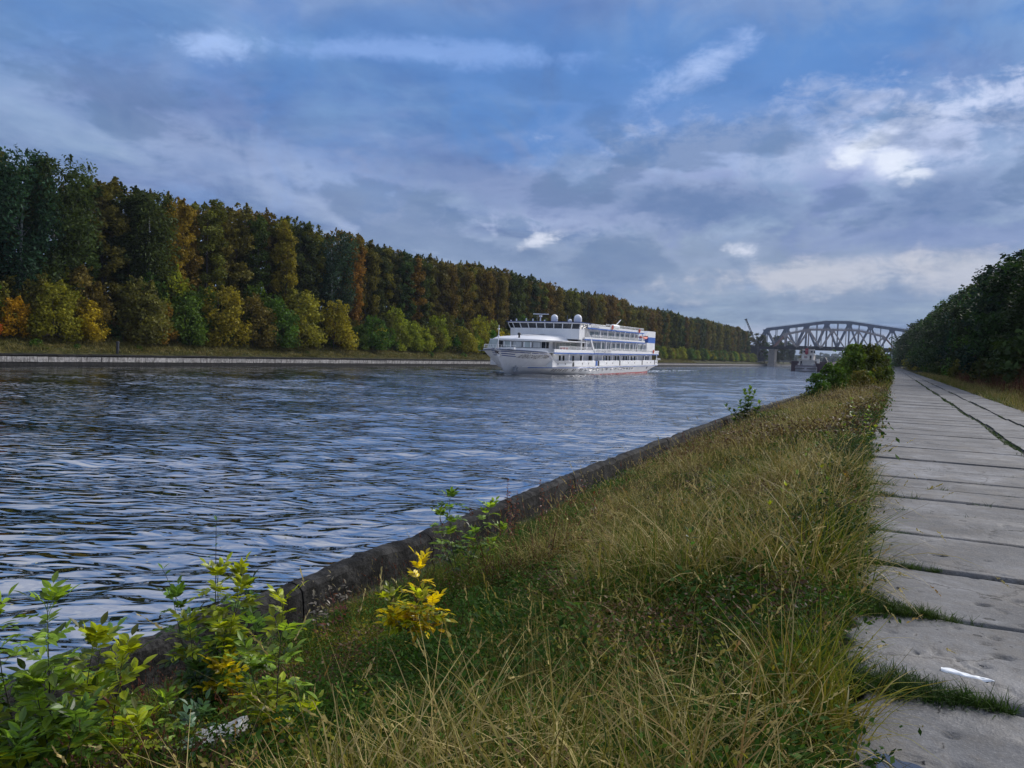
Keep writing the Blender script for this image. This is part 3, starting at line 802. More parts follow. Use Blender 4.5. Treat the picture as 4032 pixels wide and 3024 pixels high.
for y0, y1 in ((106.6, 112.2), (112.8, 122.1), (124.0, 134.6), (135.2, 148.5), (149.1, 158.8), (159.4, 162.4)):
    m = SB(); rows = []
    for y in np.linspace(y0, y1, 6): rows.append([(hb(y, 1.8) + .0, y, 1.45), (hb(y, 1.8) + .07, y, 1.5), (hb(y, 1.8) + .07, y, 2.28), (hb(y, 1.8) - .08, y, 2.36)])
    m.grid(rows[::-1]); sp(m, 'bulwark_panel', W_)
    for q in (.35, .65):
        yy = y0 + (y1 - y0) * q; m = SB(); m.box(hb(yy, 1.8) + .03, hb(yy, 1.8) + .10, yy - .09, yy + .09, 1.75, 2.03); sp(m, 'freeing_port', BLK)
# portholes
for y in (109.3, 110.5, 111.9, 114.2, 116.4, 118.2, 120.4, 122.3, 124.0, 126.6, 128.4, 131.0, 133.4, 135.1, 136.9, 138.1, 140.0, 141.6, 143.2, 153.5):
    for dy in (-.28, .28):
        b0, b1 = hb(y + dy, .62), hb(y + dy, 1.0); m = SB()
        m.add([(b0 + .03, y + dy - .13, .62), (b0 + .03, y + dy + .13, .62), (b1 + .03, y + dy + .13, 1.0), (b1 + .03, y + dy - .13, 1.0), (b0 - .1, y + dy - .13, .62), (b0 - .1, y + dy + .13, .62), (b1 - .1, y + dy + .13, 1.0), (b1 - .1, y + dy - .13, 1.0)],
              [(0, 1, 2, 3), (0, 4, 5, 1), (1, 5, 6, 2), (2, 6, 7, 3), (3, 7, 4, 0)])
        sp(m, 'porthole', GLS)
# bow decoration: star, stripes, name
def on_hull(y, z, off=.03): return (hb(y, z) + off, y, z)
def hull_strip(pa, pb, h, name, mat, side=1, n=14):
    m = SB(); rows = []
    for t in np.linspace(0, 1, n):
        y = pa[0] + (pb[0] - pa[0]) * t; z = pa[1] + (pb[1] - pa[1]) * t
        a = on_hull(y, z - h / 2); b = on_hull(y, z + h / 2); rows.append([(side * a[0], a[1], a[2]), (side * b[0], b[1], b[2])])
    m.grid(rows if side < 0 else rows[::-1]); sp(m, name, mat)
hull_strip((98.7, 3.55), (105.1, 3.27), .11, 'bow_stripe', BL2)
hull_strip((98.95, 3.27), (100.5, 3.14), .11, 'bow_stripe', BL2); hull_strip((99.2, 2.98), (100.85, 2.82), .11, 'bow_stripe', BL2)
hull_strip((105.2, 3.02), (105.6, 3.0), .10, 'bow_stripe', BL2); hull_strip((105.6, 2.78), (106.1, 2.76), .10, 'bow_stripe', BL2)
for z_, q in ((3.58, .5), (3.30, .55), (3.0, .6)):
    ys0 = 101.9 - 3.9 * (z_ / 3.9) ** .85; hull_strip((ys0 + .12, z_), (ys0 + .5 + q, z_), .11, 'bow_stripe', BL2, -1)
hull_strip((98.05, 3.90), (104.4, 3.58), .09, 'dark_sheer_line', BL2, 1, 20); hull_strip((98.05, 3.90), (104.4, 3.58), .09, 'dark_sheer_line', BL2, -1, 20)
STARM = simple('dark_star', (0.03, 0.012, 0.015), .5)
for sd in (1, -1):       # the star is folded round the stem: one half on each bow
    m = SB(); cz = 3.42; pts = []
    for k_ in range(10):
        r_ = (.36 if k_ % 2 == 0 else .15); a = PI / 2 + k_ * PI / 5
        if r_ * math.cos(a) < -.01: continue
        pts.append((r_ * math.cos(a), cz + r_ * math.sin(a)))
    pts.sort(key=lambda q: math.atan2(q[1] - cz, q[0])); pts = [(0.0, cz)] + [(max(0, p), q) for p, q in pts]
    out = []
    for p, q in pts:
        ys_ = 101.9 - 3.9 * (q / 3.9) ** .85; lo, hi = 0.0, 2.0
        for _ in range(24):
            mid = (lo + hi) / 2
            if math.hypot(hb(ys_ + mid, q), mid) < p * 1.5: lo = mid
            else: hi = mid
        out.append((sd * (hb(ys_ + lo, q) + .03), ys_ + lo - .04, q))
    m.add(out, [(0, k_, k_ + 1) if sd < 0 else (0, k_ + 1, k_) for k_ in range(1, len(out) - 1)]); sp(m, 'bow_star', STARM)
def text_mesh(body):
    cu = bpy.data.curves.new('lettering', 'FONT'); cu.body = body; cu.resolution_u = 3
    to = bpy.data.objects.new('lettering', cu); COL.objects.link(to)
    dg = bpy.context.evaluated_depsgraph_get(); me = bpy.data.meshes.new_from_object(to.evaluated_get(dg))
    bpy.data.objects.remove(to); return me
def text_on(body, f, bold=0.0):
    me = text_mesh(body); co = np.array([v.co[:] for v in me.vertices]); w = co[:, 0].max()
    bm = bmesh.new(); bm.from_mesh(me); bmesh.ops.triangulate(bm, faces=bm.faces[:]); bm.to_mesh(me); bm.free()
    for v in me.vertices: v.co = f(v.co.x / w, v.co.y / 0.72)
    me.update(); return me
def f_name(u, v):
    y = 101.1 + (105.5 - 101.1) * u + 0.18 * (v - .5); z = 2.62 + .52 * v - 0.02 * u
    return S(*on_hull(y, z, .045))
m_ = text_on('АЛЕКСАНДР ГРИН', f_name); m_.materials.append(simple('name_lettering', (0.035, 0.02, 0.02), .5)); mobj('ship_name', m_, ship)
m_ = text_on('АЛЕКСАНДР ГРИН', f_name); 
for v in m_.vertices: v.co += Vector((0.004, 0.05, 0.03))
m_.materials.append(bpy.data.materials['name_lettering']); mobj('ship_name', m_, ship)
# anchor and hawse
m = SB(); 
b_ = on_hull(102.3, 1.05, .05)
m.box(b_[0] - .1, b_[0] + .22, 101.75, 102.35, .75, 1.25); m.tube([(b_[0] + .2, 101.7, .65), (b_[0] + .25, 102.0, 1.5)], .08, 6); m.tube([(b_[0] + .2, 102.2, .7), (b_[0] + .3, 102.6, 1.3)], .08, 6); m.tube([(b_[0] + .1, 101.6, .6), (b_[0] + .35, 102.5, .75)], .07, 6)
sp(m, 'anchor', GRY)
for y, z in ((98.9, 2.96), (102.2, 3.35)):
    m = SB(); b_ = on_hull(y, z, .0); m.tube([(b_[0] - .1, y + .05, z), (b_[0] + .14, y - .08, z)], [.2, .16], 8); sp(m, 'hawse_pipe', W_)
# bow deck bulwark / rail and jackstaff
m = SB(); rows = []; rows2 = []
for sgn in (1, -1):
    rows = []
    for y in np.linspace(98.05, 104.5, 16):
        b_ = max(hb(y, 3.8) - .05, 0.02); zt = top_edge(y); rows.append([(sgn * b_, y, zt - .02), (sgn * (b_ - .03), y, zt + .02 + .20 * min(1, (y - 98.0) / 2.0))])
    m.grid(rows if sgn < 0 else rows[::-1])
sp(m, 'bow_bulwark', W_)
m = SB(); m.add([(0, 98.15, 3.7), (2.3, 98.8, 3.65), (4.2, 100.3, 3.6), (5.8, 104, 3.5), (-5.8, 104, 3.5), (-4.2, 100.3, 3.6), (-2.3, 98.8, 3.65)], [(0, 1, 2, 3, 4, 5, 6)]); sp(m, 'foredeck', GRY)
m = SB(); m.tube([(0, 98.9, 3.7), (0, 99.0, 7.35)], [.07, .04], 6); m.box(-.12, .12, 98.8, 99.1, 6.7, 6.85); m.box(-.1, .1, 98.8, 99.05, 5.7, 5.82); sp(m, 'jackstaff', W_)
m = SB()
for t in np.linspace(-2.6, 2.6, 9):
    yy = 98.4 + abs(t) * .4; m.tube([(t, yy, 3.8), (t, yy, 4.45)], .025, 4)
for z_ in (4.15, 4.45): m.tube([(t, 98.4 + abs(t) * .4, z_) for t in np.linspace(-2.6, 2.6, 9)], .022, 4)
sp(m, 'bow_rail', W_)
m = SB(); m.box(1.4, 2.4, 99.2, 99.7, 3.9, 4.2); m.lathe([(.16, 0), (.16, .3), (.22, .35)], 8, at=(0, 0, 0)) if False else None
sp(m, 'windlass', W_)
# windscreen on the foredeck
m = SB(); 
for x0 in (-3.8, -3.0, -2.2): m.tube([(x0, 101.6 + .3 * abs(x0), 3.8), (x0 + .3, 101.9 + .3 * abs(x0), 5.3)], .04, 4)
m.tube([(-3.5, 103.0, 5.3), (-1.9, 102.5, 5.35)], .05, 4); sp(m, 'windscreen_frame', W_)
m = SB(); m.add([(-3.8, 102.75, 3.8), (-2.2, 102.27, 3.8), (-1.9, 102.5, 5.3), (-3.5, 103.0, 5.3)], [(0, 1, 2, 3)]); sp(m, 'windscreen_pane', CABG)
# ---- saloon with a curved front
SW = 4.4
def fac(a): return SW * math.sin(a), 107.2 - 4.6 * math.cos(a)
def facade(z0, z1, off=0.0, a0=-PI / 2, a1=PI / 2, n=30, tail=118.5):
    pts = [fac(a0 + (a1 - a0) * i / n) for i in range(n + 1)]
    pts = [(x * (1 + off / SW), y - off * math.cos(math.asin(max(-1, min(1, x / SW))))) for x, y in pts]
    pts = [(-SW - off, tail)] + pts + [(SW + off, tail)]
    return [[(x, y, z0) for x, y in pts], [(x, y, z1) for x, y in pts]]
m = SB(); m.grid(facade(3.5, 5.45)); sp(m, 'saloon_wall', W_)
def fac_panel(a0, a1, z0, z1, off, name, mat, n=4, parent=None):
    m = SB(); lo = []; hi = []
    for i in range(n + 1):
        a = a0 + (a1 - a0) * i / n; x, y = fac(a); nx, ny = math.sin(a) * .9, -math.cos(a)
        lo.append((x + nx * off, y + ny * off, z0)); hi.append((x + nx * off, y + ny * off, z1))
    m.grid([lo, hi]); return sp(m, name, mat, parent)
for a0, a1, cm in ((-29, -17, GLS), (-14, 4, CABG), (7, 24, CUR), (27, 43, CABG), (46, 62, CUR), (66, 75, GLS), (79, 87, GLS)):
    w = fac_panel(R(a0) - .02, R(a1) + .02, 4.17, 5.13, .03, 'saloon_window', BLK)
    fac_panel(R(a0), R(a1), 4.23, 5.07, .06, 'pane', cm, parent=w)
    if cm is CABG:
        fac_panel(R(a0), R(a0) + .05, 4.25, 5.05, .075, 'curtain', W_, 2, w); fac_panel(R(a1) - .05, R(a1), 4.25, 5.05, .075, 'curtain', W_, 2, w)
for y0, y1, mt in ((104.9, 105.7, GLS), (106.1, 106.9, GLS)):
    pass
def side_pane(x, y0, y1, z0, z1, name, mat, parent=None, th=.05):
    m = SB(); m.box(x - .06, x + th, y0, y1, z0, z1); return sp(m, name, mat, parent)
for y0, y1, mt in ((108.6, 109.4, CUR), (110.0, 111.3, CABG), (111.5, 113.4, CABG), (113.7, 115.4, CABG), (115.8, 118.2, CABG)):
    w = side_pane(SW + .02, y0, y1, 4.15, 5.12, 'window', GRY if mt is not GLS else W_, th=.03); side_pane(SW + .04, y0 + .08, y1 - .08, 4.2, 5.06, 'pane', mt, w, .045)
# saloon roof, rising to the wheelhouse
m = SB(); rows = []
for s_, zz in ((.22, 5.34), (.28, 5.40), (.20, 5.47), (-.4, 5.60), (-1.6, 5.72), (-3.4, 5.82), (-5.2, 5.9)):
    rows.append([(x, y, zz + (.55 * min(1, max(0, (y - 103) / 10)) if s_ < 0 else 0)) for x, y, _ in facade(0, 0, s_, n=24, tail=114.5)[0]])
m.grid(rows); m.grid([rows[-1][:len(rows[-1]) // 2 + 1], rows[-1][::-1][:len(rows[-1]) // 2 + 1]]); sp(m, 'saloon_roof', W_, smooth=True)
m = SB(); rows = facade(5.20, 5.34, .24, n=24, tail=119); m.grid(rows); m.grid([rows[0], facade(5.20, 0, -.1, n=24, tail=119)[0]][::-1]); sp(m, 'roof_fascia', W_)
m = SB(); m.box(-6.25, -4.3, 108.0, 119.0, 5.28, 5.42); sp(m, 'gallery_roof', W_)
m = SB(); m.box(4.3, 6.25, 108.0, 119.0, 5.28, 5.42); m.add([(4.5, 105.5, 5.3), (6.25, 108.0, 5.28), (4.3, 108.0, 5.28), (4.5, 105.5, 5.42), (6.25, 108.0, 5.42), (4.3, 108.0, 5.42)], [(0, 1, 2), (5, 4, 3), (0, 3, 4, 1)]); sp(m, 'gallery_roof', W_)
m = SB(); m.box(1.05, 1.25, 103.3, 103.5, 5.5, 6.25); m.tube([(1.15, 103.2, 6.2), (1.15, 103.55, 6.2)], .2, 10); sp(m, 'searchlight', BLK)
for x_, y_ in ((5.55, 116.3), (5.9, 121.0)):
    m = SB(); m.tube([(x_, y_, 5.35 if y_ < 118 else 6.0), (x_, y_, 5.9 if y_ < 118 else 6.5)], .14, 8); m.tube([(x_ + .0, y_, 5.85 if y_ < 118 else 6.45), (x_ + .28, y_ - .1, 5.75 if y_ < 118 else 6.35)], [.2, .28], 8); sp(m, 'vent_cowl', W_)
# ---- wheelhouse
WF = [(-6.1, 116.6), (-6.1, 115.0), (-5.0, 114.3), (-3.6, 114.0), (-2.15, 113.85), (-.7, 113.75), (.75, 113.75), (2.2, 113.85), (3.6, 114.0), (5.0, 114.35), (6.1, 115.0), (6.1, 116.4), (6.1, 118.6)]
def wring(z, off=0): return [(x * (1 + off / 6.1), y - off * (1 if 0 < i < len(WF) - 1 else 0), z) for i, (x, y) in enumerate(WF)]
m = SB(); m.grid([wring(5.75), wring(7.42, .05)]); m.grid([wring(8.22, .33), wring(8.38, .4)]); sp(m, 'wheelhouse_wall', W_)
m = SB(); m.grid([wring(8.38, .55), wring(8.50, .55)]); m.add(wring(8.50, .55) + [(6.1, 121.5, 8.50), (-6.1, 121.5, 8.50)], [tuple(range(len(WF) + 2))[::-1]]); m.add(wring(8.38, .55) + [(6.1, 121.5, 8.38), (-6.1, 121.5, 8.38)], [tuple(range(len(WF) + 2))]); m.box(6.0, 6.3, 118, 121.5, 8.38, 8.5); sp(m, 'wheelhouse_roof', BL2)
for i in range(len(WF) - 1):
    a, b_ = wring(7.42, .05)[i], wring(7.42, .05)[i + 1]; c_, d_ = wring(8.22, .33)[i + 1], wring(8.22, .33)[i]
    m = SB(); m.add([a, b_, c_, d_], [(0, 1, 2, 3)]); w = sp(m, 'wheelhouse_window', GLS)
    m = SB(); m.beam(a, d_, .13, .13); sp(m, 'mullion', W_, w)
m = SB(); m.box(6.05, 6.16, 117.2, 118.0, 6.75, 6.9); sp(m, 'name_plate', BLK)
# sloping side screen aft of the wheelhouse
m = SB(); m.add([(6.15, 114.9, 5.75), (6.15, 117.5, 5.75), (6.3, 118.9, 5.0), (6.42, 119.8, 5.7), (6.42, 119.9, 6.2), (6.2, 117.0, 8.2), (6.15, 115.0, 7.4)], [(0, 1, 2, 3, 4, 5, 6), (6, 5, 4, 3, 2, 1, 0)]) ; sp(m, 'side_screen', W_)
# roof gear
for x_, y_, r_, h_ in ((.9, 117.0, .56, 1.3), (4.25, 119.0, .66, 1.42), (3.0, 118.6, .34, .65)):
    m = SB(); m.lathe([(r_ * .6, 0), (r_ * .95, .12), (r_, .3), (r_, h_ - r_)] + [(r_ * math.cos(t), h_ - r_ + r_ * math.sin(t)) for t in (.4, .8, 1.15, 1.45)], 16, at=(x_, y_, 8.5)); sp(m, 'radome', W_, smooth=True)
m = SB(); m.tube([(-1.2, 116, 8.5), (-1.15, 116, 9.5)], [.13, .09], 8); m.box(-1.4, -.95, 115.85, 116.15, 9.3, 9.6); m.beam((-2.35, 115.6, 9.78), (.1, 116.4, 9.78), .16, .14); sp(m, 'radar', W_)
for x_, h_ in ((-4.9, .42), (-3.1, .5), (-1.9, .45), (.2, .3), (2.4, .45), (-5.9, .2)):
    m = SB(); m.tube([(x_, 114.6, 8.5), (x_, 114.6, 8.5 + h_)], .12, 8); sp(m, 'roof_lamp', W_)
for x_, h_ in ((-2.0, 1.2), (3.4, 1.2), (-.4, .6)):
    m = SB(); m.tube([(x_, 116.5, 8.5), (x_, 116.5, 8.5 + h_)], .03, 4); sp(m, 'aerial', GRY)
# ---- decks: white bands with blue undersides
def deck_band(y0, y1, zb, zt, xo, name):
    m = SB()
    m.box(-xo, xo, y0 + (5.5 if y0 < 110 else 0), y1, zb + .12, zb + .2); m.box(3.0, xo, y0, y0 + 5.4, zb + .12, zb + .2)
    ys2 = y0 + (5.5 if y0 < 110 else 0); m.box(xo - .1, xo, y0, y1, zb + .18, zt); m.box(-xo, -xo + .1, ys2, y1, zb + .18, zt); m.box(-xo + .1, xo - .1, y1 - .1, y1, zb + .18, zt)
    d = sp(m, name, W_)
    m = SB(); m.box(xo - .12, xo + .03, y0, y1 + .02, zb, zb + .17); m.box(-xo - .03, -xo + .12, y0 + (5.5 if y0 < 110 else 0), y1 + .02, zb, zb + .17); m.box(-xo + .1, xo - .1, y0 + (5.6 if y0 < 110 else .1), y1 - .01, zb + .03, zb + .11)
    sp(m, 'blue_deck_edge', BL, d); return d
deck_band(104.6, 160.6, 3.42, 4.10, 6.42, 'promenade_deck')
deck_band(116.8, 150.3, 5.70, 6.20, 6.42, 'boat_deck')
deck_band(118.0, 149.5, 7.60, 8.22, 6.42, 'sun_deck')
m = SB(); m.box(5.5, 6.48, 157.0, 160.7, 4.1, 4.34); m.box(-6.4, 6.4, 160.5, 160.72, 4.1, 4.34); sp(m, 'aft_bulwark', W_)
# walls of the three decks
m = SB(); m.box(-5.3, 5.3, 106.6, 158.6, 1.35, 3.45); sp(m, 'main_deck_house', W_)
m = SB(); m.box(-5.2, 5.2, 118.4, 152.5, 3.62, 5.72); sp(m, 'promenade_house', W_)
m = SB(); m.box(-5.2, 5.2, 118.6, 149.0, 5.9, 7.62); sp(m, 'boat_deck_house', W_)
for y in (109.3, 110.8, 114.8, 118.2, 122.1, 122.9, 128.9, 130.7, 132.3, 133.9, 135.6, 137.2, 138.9, 140.5, 142.1, 143.6, 145.4, 147.4, 153.3, 155.1, 156.6):
    w = side_pane(5.3, y - .42, y + .42, 1.95, 3.22, 'window', W_, th=.03); side_pane(5.3, y - .33, y + .33, 2.03, 3.12, 'pane', GLS, w, .055)
for y in (112.7, 124.6, 126.6, 150.5):
    w = side_pane(5.3, y - .45, y + .45, 1.5, 3.2, 'door', W_, th=.05)
for i, y in enumerate(np.arange(121.6, 151.5, 2.1)):
    w = side_pane(5.2, y, y + 1.85, 4.15, 5.45, 'cabin_window', W_, th=.02); side_pane(5.2, y + .1, y + 1.75, 4.25, 5.38, 'pane', CABG if i % 4 else CUR, w, .05)
for i, y in enumerate(np.arange(122.2, 148.0, 2.3)):
    w = side_pane(5.2, y, y + 2.05, 6.0, 7.35, 'cabin_window', W_, th=.02); side_pane(5.2, y + .1, y + 1.95, 6.15, 7.25, 'pane', CABG if (i + 1) % 3 else CUR, w, .05)
for y in (119.4, 120.6):
    w = side_pane(5.2, y - .35, y + .35, 6.2, 7.3, 'window', W_, th=.03); side_pane(5.2, y - .25, y + .25, 6.3, 7.2, 'pane', GLS, w, .05)
for y in (119.3, 120.6):
    w = side_pane(5.2, y - .4, y + .4, 3.7, 5.3, 'door', W_, th=.03); side_pane(5.2, y - .3, y + .3, 3.9, 5.2, 'pane', GLS, w, .05)
def post(x, y, z0, z1, w=.11, dy=0): 
    m = SB(); m.beam((x, y + dy, z0), (x, y, z1), w, w * 1.3); sp(m, 'post', W_)
for y in (110.7, 116.5, 121.6, 126.0, 131.1, 136.0, 141.1, 146.2, 150.8, 154.9, 155.8, 159.8): post(6.25, y, 2.3, 3.45, .14)
for y in (115.7, 117.9, 125.1, 127.6, 130.1, 132.7, 135.4, 138.0, 140.9, 143.1, 144.7, 145.9): post(6.25, y, 4.0, 5.75, .16)
for y in (124.5, 128.2, 132.0, 134.9, 137.7, 140.8, 143.6, 146.2, 149.0): post(6.25, y, 6.1, 7.65, .16)
m = SB(); m.beam((6.38, 121.2, 4.0), (6.38, 119.7, 5.8), .2, .42); sp(m, 'slanted_pillar', W_)
# name board on the promenade rail
m = SB(); m.box(6.44, 6.50, 121.4, 130.0, 3.66, 4.32); bd = sp(m, 'name_board', W_)
m_ = text_on('АЛЕКСАНДР ГРИН', lambda u, v: S(6.53, 121.8 + 7.8 * u, 3.76 + .44 * v)); m_.materials.append(simple('grey_lettering', (0.22, 0.24, 0.28), .4)); mobj('lettering', m_, bd)
m = SB(); m.box(6.44, 6.5, 119.6, 123.4, 7.85, 8.15); bd = sp(m, 'small_name_board', W_)
m_ = text_on('АЛЕКСАНДР ГРИН', lambda u, v: S(6.53, 119.9 + 3.2 * u, 7.9 + .2 * v)); m_.materials.append(bpy.data.materials['grey_lettering']); mobj('lettering', m_, bd)
# rails
def rail(y0, y1, z0, z1, x=6.36, step=1.2, name='rail', xe=None):
    m = SB(); n = int((y1 - y0) / step)
    for sx in (1, -1):
        for i in range(n + 1):
            y = y0 + (y1 - y0) * i / n; m.tube([(sx * x, y, z0), (sx * x, y, z1)], .028, 4, cap=False)
        for f in (.45, .75, 1.0): m.tube([(sx * x, y0, z0 + (z1 - z0) * f), (sx * x, y1, z0 + (z1 - z0) * f)], .022, 4, cap=False)
    sp(m, name, W_)
rail(106.5, 121.0, 4.05, 4.55); rail(130.1, 157.0, 4.05, 4.50); rail(120.5, 150.2, 6.15, 6.65, step=1.6); rail(127, 149.4, 8.2, 8.66, step=.75, name='sun_deck_rail'); rail(118, 127, 8.2, 8.42, step=2); rail(159, 162.3, 2.3, 2.75)
# life raft, lifebuoys, davit
m = SB(); m.tube([(6.2, 130.6, 8.42), (6.2, 130.9, 8.42), (6.2, 133.9, 8.4), (6.2, 134.2, 8.4)], [.3, .4, .4, .3], 10); sp(m, 'life_raft_canister', W_, smooth=True)
m = SB(); m.box(5.9, 6.5, 131.0, 133.8, 7.8, 8.02); m.beam((6.3, 131.4, 8.3), (6.3, 135.0, 9.75), .1, .12); sp(m, 'davit', W_)
for y, z in ((129.9, 8.2), (146.0, 8.1), (156.3, 4.15)):
    m = SB()
    for k_ in range(8):
        a0, a1 = k_ * PI / 4, (k_ + 1) * PI / 4; m.tube([(6.56, y + .27 * math.cos(a0), z + .33 * math.sin(a0)), (6.56, y + .27 * math.cos(a1), z + .33 * math.sin(a1))], .09, 5)
    sp(m, 'lifebuoy', ORG)
m = SB()
for y in (108.9, 109.9, 110.8): m.box(5.6, 6.0, y - .25, y + .25, 4.1, 4.42)
sp(m, 'deck_chairs', RD)
# funnels, one each side
for sd, nm in ((1, ''), (-1, '')):
    xa, xb = (4.0, 6.15) if sd > 0 else (-6.15, -4.0)
    m = SB(); m.box(xa, xb, 152.6, 158.4, 4.0, 5.9); m.box(xa, xb, 153.4, 158.6, 7.05, 8.30); m.add([(xa, 151.4, 7.3), (xb, 151.4, 7.3), (xb, 153.4, 8.3), (xa, 153.4, 8.3), (xa, 153.4, 7.3), (xb, 153.4, 7.3)], [(0, 1, 2, 3), (1, 5, 2), (0, 3, 4), (0, 4, 5, 1)]); f_ = sp(m, 'funnel', W_)
    m = SB(); m.box(xa - .02, xb + .02, 153.5, 158.5, 5.9, 7.05); sp(m, 'blue_band', BL, f_)
m = SB(); m.box(-4.0, 4.0, 152.4, 156.5, 3.6, 5.6); sp(m, 'aft_casing', W_)
m = SB(); m.tube([(6.0, 149.9, 4.2), (6.0, 151.0, 5.6), (6.0, 154.4, 5.2), (6.0, 156.6, 4.9)], .07, 5); m.tube([(5.9, 151.0, 5.6), (5.9, 150.2, 7.2)], .09, 5); sp(m, 'boat_davit', W_)
rb = empty('rescue_boat', S(5.7, 151.6, 6.95)); rb.parent = ship
prof = [(-2.0, .05, .12), (-1.5, .42, .0), (-.6, .62, -.15), (.6, .62, -.15), (1.4, .5, -.05), (1.8, .3, .05)]
m = MB(); rows = []
for yy, w_, zb in prof: rows.append([((w_ * math.cos(a)) * 1.1, yy * K, (zb - .0 + (.35 + w_ * .15) * (math.sin(a) if a < PI else .0) * .8)) for a in np.linspace(-.9, PI + .9, 12)])
m.grid(rows); o = m.build('boat_hull', ORG, rb, smooth=True); rb.parent = ship
# person on the promenade deck
def person(name, loc, h, shirt, label, parent=None, rz=0.0):
    J = {'pel': (0, 0, .52), 'chest': (0, 0, .74), 'neck': (0, 0, .84), 'head': (0, .01, .93), 'top': (0, .01, .985), 'kL': (.055, .01, .28), 'fL': (.06, 0, .03), 'tL': (.06, -.07, .01), 'kR': (-.055, -.01, .28), 'fR': (-.06, 0.02, .03), 'tR': (-.06, -.05, .01),
         'sL': (.10, 0, .80), 'eL': (.14, 0, .64), 'hL': (.12, -.06, .52), 'sR': (-.10, 0, .80), 'eR': (-.14, 0.02, .64), 'hR': (-.10, -.08, .53), 'hipL': (.05, 0, .48), 'hipR': (-.05, 0, .48)}
    rad = dict(pel=.075, chest=.085, neck=.032, head=.055, top=.035, kL=.036, fL=.026, tL=.02, kR=.036, fR=.026, tR=.02, sL=.034, eL=.026, hL=.02, sR=.034, eR=.026, hR=.02, hipL=.055, hipR=.055)
    ks = list(J); E_ = [('pel', 'chest'), ('chest', 'neck'), ('neck', 'head'), ('head', 'top'), ('pel', 'hipL'), ('pel', 'hipR'), ('hipL', 'kL'), ('kL', 'fL'), ('fL', 'tL'), ('hipR', 'kR'), ('kR', 'fR'), ('fR', 'tR'), ('chest', 'sL'), ('sL', 'eL'), ('eL', 'hL'), ('chest', 'sR'), ('sR', 'eR'), ('eR', 'hR')]
    me = bpy.data.meshes.new(name); me.from_pydata([Vector(J[q]) * h for q in ks], [(ks.index(a), ks.index(b_)) for a, b_ in E_], [])
    o = mobj(name, me, parent, loc, rz); sk = o.modifiers.new('skin', 'SKIN'); sk.use_smooth_shade = True
    for i, q in enumerate(ks): me.skin_vertices[0].data[i].radius = (rad[q] * h, rad[q] * h * .8)
    me.skin_vertices[0].data[0].use_root = True
    o.modifiers.new('sub', 'SUBSURF').levels = 1; me.materials.append(shirt); tag(o, label, 'person'); return o
pw = Matrix.Rotation(math.atan(0.0085), 4, 'X')
pl = Matrix.Translation(ship.location) @ pw @ Vector(S(6.0, 146.2, 3.62))
person('person', pl, 1.72, simple('dark_clothes', (0.02, 0.02, 0.03), .8), 'person in dark clothes standing at the white promenade rail near the funnel', None, PI / 2)
# foam where hull and water meet
FOAM = simple('foam', (0.55, 0.6, 0.62), 0.5, var=0.3, vscale=6)
rg = random.Random(4); m = MB()
for i in range(520):
    side = 1 if rg.random() < .75 else -1; t = rg.random() ** 1.6; back = t * 70
    x_ = -62.3 + side * (7.2 * (1 - math.exp(-back / 9)) + rg.gauss(0.4, .5)); y_ = 122.8 + back + rg.gauss(-.8, .6)
    s = rg.uniform(.08, .35) * (1.2 - t * .7); a = rg.uniform(0, 6)
    m.add([(x_ + s * 1.2 * math.cos(a), y_ + 2 * s * math.sin(a), .10), (x_ - s * math.sin(a), y_ + s * math.cos(a), .16), (x_ - s * math.cos(a), y_ - 2 * s * math.sin(a), .09)], [(0, 1, 2)])
for i in range(200):
    a = rg.uniform(-1.2, 1.2); x_ = -62.3 + rg.gauss(0, 2.0); y_ = 199 + rg.random() ** 1.5 * 60; s = rg.uniform(.15, .4)
    m.add([(x_ + s, y_, .1), (x_, y_ + s * 3, .14), (x_ - s, y_, .1)], [(0, 1, 2)])
tag(m.build('bow_foam', FOAM), 'white foam curling off the hull of the cruise ship', 'foam', kind='stuff')
